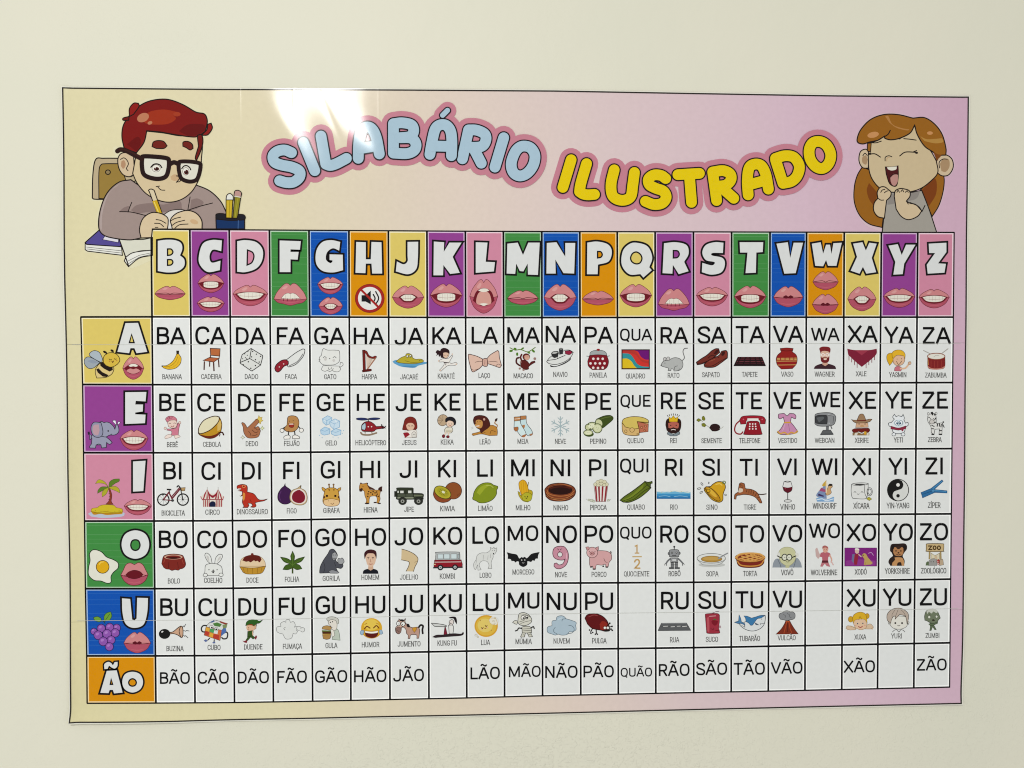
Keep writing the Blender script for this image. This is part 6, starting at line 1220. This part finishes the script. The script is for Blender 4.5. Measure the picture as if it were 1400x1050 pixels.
# ------------------------------------------------------------------ title
TW = [
('SILABÁRIO', 't0', 'a6c0d0', 'pale blue', [
 ('S', ['c | 196 330! 165 318 132 324 112 344 118 372 150 386 198 396 232 414 232 442 205 464 172 466 142 458!']),
 ('I', ['c | 250 284! 302 412!']), ('L', ['c | 330 254! 352 382! 372 388 400 380 446 356!']),
 ('A', ['c | 500 356! 502 290 512 236 536 214 562 222 582 262 596 336!', 'c | 508 312! 588 298!']),
 ('B', ['c | 660 198! 660 332!', 'c | 660 198! 700 194 742 204 752 232 736 256 690 262!', 'c | 690 262! 740 264 762 288 756 318 722 334 660 332!']),
 ('Á', ['c | 826 338! 836 280 850 224 872 204 900 206 920 232 926 280 924 344!', 'c | 838 300! 922 302!', 'a | 884 160! 906 138!']),
 ('R', ['c | 1002 226! 974 358!', 'c | 1002 226! 1040 228 1076 246 1080 276 1060 302 1006 306!', 'c | 1024 308! 1060 378!']),
 ('I', ['c | 1162 262! 1122 396!']), ('O', ['k | 1250 300 1284 308 1304 342 1296 388 1268 424 1234 436 1206 420 1196 384 1206 344 1224 314'])]),
('ILUSTRADO', 't1', 'e2c60a', 'yellow', [
 ('I', ['c | 136 262! 98 388!']), ('L', ['c | 206 280! 180 370 174 408! 190 418 212 422 242 420!']),
 ('U', ['c | 332 308! 318 370 322 420 345 442 380 446 408 428 416 380 424 320!']),
 ('S', ['c | 566 348! 545 334 512 332 488 350 492 376 520 392 556 406 568 434 550 460 512 466 474 452!']),
 ('T', ['c | 622 330! 720 324!', 'c | 674 328! 684 456!']), ('R', ['c | 780 318! 798 448!', 'c | 780 318! 828 312 860 328 862 356 838 378 792 384!', 'c | 820 388! 876 438!']),
 ('A', ['c | 942 422! 938 360 946 300 972 282 1002 290 1022 330 1034 396!', 'c | 946 376! 1020 356!']),
 ('D', ['c | 1066 262! 1100 370!', 'c | 1066 256! 1110 244 1150 252 1174 290 1166 332 1140 360 1100 370!']),
 ('O', ['k | 1238 184 1272 180 1302 200 1318 240 1308 280 1280 302 1248 292 1224 258 1220 215'])])]
def title_pass(ink, fr, items, w, col, wa):
    ox, oy, sc = FR[fr]
    for it in items:
        kd, body = it.split('|'); kd = kd.strip()
        nums = [(t.rstrip('!')) for t in body.split()]
        cor = [t.endswith('!') for t in body.split()][1::2]
        pts = [(ox + float(nums[i]) / sc, oy + float(nums[i + 1]) / sc) for i in range(0, len(nums), 2)]
        if kd == 'k': broad(ink, smooth_closed(pts, cor, 4), w, col, True)
        else: broad(ink, smooth_open(pts, cor, 5), (wa if kd == 'a' else w), col)
for word, fr, colr, cname, letters in TW:
    base = Ink(12)
    for lt, items in letters: title_pass(base, fr, items, 32.5, hexc('c27e8e'), 24)
    halo = base.build("title_word", poster, '%s word %s arched on a pink halo' % (cname, word))
    if word == 'ILUSTRADO': pass
    for li, (lt, items) in enumerate(letters):
        ink = Ink(base.lv + 2 + (li % 2) * 60)
        title_pass(ink, fr, items, 18.0, hexc('14121a'), 10.2)
        ink.lv += 2
        title_pass(ink, fr, items, 14.6, hexc(colr), 7.0)
        ink.build("title_letter", halo, '%s letter %s' % (cname, lt))

# ------------------------------------------------------------------ the boy
def figure(name, frame, label, parts):
    root = None
    lv = 12
    for (nm, lb, tx) in parts:
        ink = Ink(lv); draw(ink, frame, tx)
        lv = ink.lv + 1
        if root is None: root = ink.build(name, poster, label)
        else: ink.build(nm, root, lb)
BK = '1a1210'
figure("boy_illustration", "boy", "cartoon boy with red hair and black glasses writing at a desk", [
 ('halo', None, '''s dcd6b4 | 176 640! 176 480 190 415 240 404 300 400 290 380 295 352 335 340 338 240 362 215 340 208 345 195 372 190 378 150 400 112 430 115 480 94 570 90 680 125 790 172 800 215 825 230 820 270 775 300 775 400 770 440 768 500 745 545 800 572 860 630 895 700 895 792! 480 792! 470 850 350 860 260 850 215 800 205 720 228 640!
s dcd6b4 | 135 870! 205 795 340 830 380 850 500 835! 500 955! 375 1000 330 935 140 915!'''),
 ('chair_back', 'brown chair back', '''s b8a888 %s 1.2 | 180 625! 183 500 198 420 240 414 320 414! 420 520! 330 632! 200 632; s 94793a %s 1.0 | 215 628! 215 490 225 450 252 443 330 443! 380 600! 300 632!; e 8c7a54 %s 1.0 | 263 488 13 12 0''' % (BK, BK, BK)),
 ('book', 'purple closed book', '''s e0e0d8 %s 1.0 | 142 868! 335 885! 340 930! 155 908! 142 900!; s 52488e %s 1.1 | 142 862! 215 797! 345 838! 330 884! 150 872!; p d6d4dc %s .5 | 235 846 252 820 320 842 318 862; l %s .6 | 148 886! 334 906!; l %s .6 | 150 896! 336 918!''' % (BK, BK, BK, BK, BK)),
 ('notebook', 'open notebook', '''s d4d4c4 %s 1.0 | 322 842! 440 846 500 835! 500 905! 430 908 370 935 358 940!; s e2e2da %s 1.0 | 358 940! 400 915 500 902! 500 930! 430 945 372 990! 350 960!; l %s .6 | 366 962! 430 930! 498 916!; l %s .6 | 370 976! 430 940! 498 924!; c %s 1.2 | 322 842! 345 905 374 990!''' % (BK, BK, BK, BK, BK)),
 ('sweater', 'mauve sweater', '''s 9c8a84 %s 1.2 | 385 528! 320 542 258 600 222 690 214 780 240 822 300 840 380 848 438 838! 500 790! 885 790! 892 700! 860 640 800 585 715 550! 560 640! 430 560!
s ac9c98 | 330 548! 270 600 235 700 230 790 222 780 226 700 252 620 300 565!; s 85726e | 385 690! 420 662 500 652 560 660 640 640 655 670 640 700 480 700 420 712!; s 85726e | 325 696! 350 675 380 670 370 702!; s 85726e | 705 635! 740 628 772 650 740 680 700 690!
c %s .9 | 325 698! 385 700 450 715 480 722!; c %s .9 | 370 700! 380 672 390 648!; c %s .9 | 690 690! 750 670 820 652!; c %s .9 | 688 690! 695 650 700 620!''' % (BK, BK, BK, BK, BK)),
 ('ear', 'ear', '''s cdb898 %s 1.1 | 400 405! 365 385 332 390 316 420 322 468 345 502 378 512 405 496!; c %s .9 | 330 420! 348 412 365 425 372 445 362 468 370 480!; s b08a6a | 335 430! 350 425 358 450 345 470 332 455!; c %s .8 | 390 512! 400 495!''' % (BK, BK, BK)),
 ('face', 'round face', '''s d0bd98 %s 1.1 | 415 385! 440 330 468 270! 560 280 650 295 745 290! 765 340 760 420 758 480 745 530 710 590 660 630 600 647 540 640 470 605 420 548 395 495!
c %s .9 | 520 565! 538 562!; c %s .9 | 530 568! 545 582 566 584!; s c3a47e | 596 512! 615 500 640 505 645 525 620 535 600 528!; c %s .9 | 628 540! 645 538 652 525!''' % (BK, BK, BK, BK)),
 ('hair', 'swept red hair', '''s 7a1614 %s 1.2 | 470 268! 455 330 415 385! 350 362! 338 300 345 240 375 190! 400 165 440 130 500 106 580 101 660 128 730 168 775 178 790 205 790 235 780 272! 740 298 700 300 630 290 540 274!
s 8a1a16 %s 1.1 | 378 192! 378 150 400 122 425 122! 428 140 400 180!; s 6a1412 %s 1.0 | 374 212! 345 212 345 200 376 192!; s 8a1a16 %s 1.1 | 765 288! 790 262 795 235 812 228! 818 255 795 288 768 292!; s 6e1612 %s 1.1 | 738 292! 762 290 768 330 755 380 735 425! 728 410 745 350!
s 9a3018 | 455 215! 480 170 560 155 640 170! 610 182 625 205 580 232 500 235 460 228!; e a03a20 | 630 180 20 12 0; e b87858 | 450 198 33 23 -25 487 226 13 9 -20; s 641010 | 640 270! 690 235 770 235 782 262! 740 290 690 296!; s 661010 | 365 340! 420 300 440 330 415 378!''' % (BK, BK, BK, BK, BK)),
 ('eyebrow', 'left eyebrow', '''s 6e2018 %s 1.0 | 498 352! 505 328 530 320 560 325 578 348! 560 362 520 362!''' % BK),
 ('eyebrow', 'right eyebrow', '''s 6e2018 %s 1.0 | 662 350! 664 328 690 325 712 340 716 362! 700 370 680 358!''' % BK),
 ('glasses', 'thick black glasses', '''s d8d6c8 | 445 405! 510 408 590 420! 588 480 570 520 520 524 465 510 448 470!; s d8d6c8 | 640 430! 700 432 752 440! 750 490 732 530 690 536 655 520 642 480!
e dedccf | 520 466 34 30 0 678 482 28 30 0; e e6e4da 5a4a44 .45 | 520 468 22 19 0 678 484 17 20 0; e 4a1614 | 522 471 14 10 0 680 488 12 13 0; d 141010 1.3 | 524 472 682 489; c 1c1212 1.3 | 492 462! 505 448 522 444 540 450 550 464!; c 1c1212 1.2 | 656 470! 668 456 684 454 698 464 704 476!; d e8e8e4 .7 | 516 465 674 480
s - 241414 4.6 | 445 420! 450 405 510 406 575 414 588 430 585 475 570 512 530 524 480 515 452 495 444 450; s - 241414 4.2 | 638 440! 650 432 700 432 748 440 756 455 748 500 732 530 695 538 655 522 642 485
c 241414 4.6 | 592 446! 615 436 640 446!; c 2c1614 4.8 | 445 418! 400 395 360 374 330 368 314 376!; c 3a1c18 1.6 | 430 405! 390 384 350 368 325 368!; c %s .9 | 628 508! 648 512 640 528 628 542!''' % BK),
 ('pencil', 'yellow pencil in the hand', '''s d2c4a4 %s 1.0 | 484 592! 480 585 492 578 508 584 512 592! 552 710! 528 712!; p c9a41c | 500 642 524 636 550 706 526 708; c e0d070 .9 | 510 648! 532 700!''' % BK),
 ('sheet_of_paper', 'white sheet under the hands', '''s d8d4cc %s .8 | 560 715! 600 692 660 688 700 705! 640 790! 570 790!''' % BK),
 ('hand', 'hand holding the pencil', '''s d2be9c %s 1.1 | 440 838! 432 790 450 735 495 704 545 708 580 730 584 760 580 790! 500 790! 495 836!; c %s .9 | 520 740! 545 745 572 760!; c %s .9 | 512 760! 540 762 560 778!; c %s .8 | 515 782! 530 782!''' % (BK, BK, BK, BK)),
 ('hand', 'hand resting on the paper', '''s d2be9c %s 1.1 | 606 790! 602 770 596 745 610 722 640 702 690 692 735 708 762 745 764 790!; c %s .9 | 596 748! 620 735 650 728!; c %s .9 | 604 772! 630 755 672 744!; c %s .9 | 620 786! 645 768 690 764!; e c8a880 | 722 752 22 12 20''' % (BK, BK, BK, BK)),
 ('pencil_cup', 'dark blue cup holding two pencils', '''p c9ac2c %s .9 | 892 630 928 630 922 735 892 735; s e0e0d8 %s .9 | 892 636! 896 612 912 602 928 614 930 636!; p 8c8424 %s .9 | 938 615 970 620 952 735 928 735; s b89088 %s .9 | 934 608! 940 588 960 586 974 600 970 622! 936 618!; l d8d8c8 1.2 | 936 616! 970 622!; l a08a1c 1 | 912 640! 908 730!; l a8a030 .8 | 955 625! 940 730!
s 12305e %s 1.1 | 838 730! 990 735! 990 790! 840 790!; s 1c1c24 %s 1.0 | 838 728! 840 712 865 708 890 712! 892 735! 950 735! 956 712! 985 715 994 728 990 742! 915 745 840 738!; l 3a5a8a 1.4 | 958 745! 956 788!''' % (BK, BK, BK, BK, BK, BK)),
])

# ------------------------------------------------------------------ the girl
figure("girl_illustration", "girl", "cartoon girl with long ginger hair laughing with eyes closed", [
 ('halo', None, '''s d3b9c2 | 330 990! 200 925 130 780 135 680 185 560 165 520 168 450 195 415 232 412 230 385 165 380 150 340 180 280 250 205 350 172 460 176 540 200 640 205 730 280 768 380 775 450 815 480 825 540 795 600 758 615 755 720 720 820 682 880 710 990!'''),
 ('hair_length', 'left lock behind the shoulder', '''s 96601a %s 1.1 | 195 540! 160 600 140 680 140 780 175 870 240 930 330 955! 360 700! 240 560!; s 7a4010 | 240 650! 225 700 240 760 275 810! 300 720!''' % BK),
 ('hair_length', 'right lock behind the shoulder', '''s 96601a %s 1.1 | 590 700! 710 580! 750 600 750 690 720 800 672 880!; s 7a3c10 | 600 700! 690 620 700 720 650 810!''' % BK),
 ('ear', 'left ear', '''s cdb898 %s 1.1 | 245 435! 215 420 180 440 172 500 195 545 235 550!; s a88a68 | 220 460! 195 475 195 510 220 525 232 490!; c %s .9 | 198 465! 212 448 228 462!''' % (BK, BK)),
 ('ear', 'right ear', '''s cdb898 %s 1.1 | 700 500! 725 465 770 460 808 490 815 545 785 595 740 602 705 580!; s a88a68 | 725 520! 745 490 785 490 790 540 765 575 735 570!; c %s .9 | 722 548! 720 510 745 488 775 488!''' % (BK, BK)),
 ('face', 'laughing face', '''s c9b692 %s 1.1 | 240 380! 300 360 340 335! 450 350! 550 260! 600 370 660 430 700 500! 710 580 660 640 590 690 500 715 400 715 320 690 265 630 240 560 235 470!
c %s 1.0 | 262 376! 290 376 324 365!; c %s 1.0 | 478 348! 520 352 562 358!; c %s 1.1 | 240 455! 280 452 318 474!; c %s 1.1 | 450 466! 490 440 570 442!; c %s 1.1 | 545 438! 565 430!; e %s | 565 446 10 6 0 246 452 12 7 0; c %s .9 | 350 500! 352 475 375 465 396 472!; c bfa27c 1.1 | 360 500! 365 480 380 474!''' % ((BK,) * 8)),
 ('mouth', 'wide open laughing mouth', '''s 4c1418 %s 1.0 | 352 542! 400 542 438 535! 440 600 430 665 405 672 378 650 358 590!; s e0dccc | 362 544! 430 538! 425 558 395 566 370 558!; s b98880 | 385 610! 410 588 438 596! 436 640 420 668 400 665 388 640!; c %s .8 | 385 612! 408 592 438 590!''' % (BK, BK)),
 ('hair', 'ginger fringe', '''s 96601a %s 1.2 | 240 372! 200 384 165 375 160 345 185 285 250 218 340 184 440 184 540 208! 620 205 690 250 740 320 765 410 765 460! 725 465 702 500! 690 450 620 400 570 320 552 255! 520 310 450 345 390 356 350 346 345 332! 300 360!
s 7c4412 | 680 440! 712 455 735 462 702 498!; s b07c44 | 350 196! 372 195 400 250 460 275 515 285! 500 292 430 275 380 240!; s b08440 | 590 332! 640 352 740 345! 745 372 690 380 620 365!; e c48c58 | 268 322 40 20 -12 656 310 20 12 0; c %s 1.1 | 345 335! 370 318 385 292!; c 7c4412 1.2 | 245 380! 238 430!; s 96601a %s .9 | 230 380! 255 378! 250 440! 228 432!''' % (BK, BK, BK)),
 ('shirt', 'grey sleeveless shirt', '''s a09b92 %s 1.1 | 330 988! 345 860 370 730 420 715 520 716 600 702! 650 830 702 988!; s 8c8680 | 370 735! 420 720 480 730 590 705! 560 760 470 780 400 795 365 800!''' % BK),
 ('hand', 'left fist at the chin', '''s cdb896 %s 1.1 | 345 892! 300 880 272 840 275 790 300 755! 296 715 315 682 345 678 370 695 390 715 385 745 360 770! 352 830!; c %s .9 | 320 715! 330 700 348 695!; c %s .9 | 345 718! 358 708 370 705!; c %s .9 | 300 755! 320 768 340 768!''' % (BK, BK, BK, BK)),
 ('hand', 'right fist and bent arm', '''s cdb896 %s 1.1 | 412 740! 420 705 450 690 480 692 515 705 520 740 495 775! 520 790! 560 800 600 842! 570 880 510 902 460 880 425 830!; c %s .9 | 430 715! 438 702 448 715!; c %s .9 | 458 710! 468 698 476 712!; c %s .9 | 488 715! 500 705 508 715!; c %s 1.0 | 495 775! 508 795!; c %s 1.0 | 520 785! 575 810 602 845! 622 805!''' % ((BK,) * 6)),
])
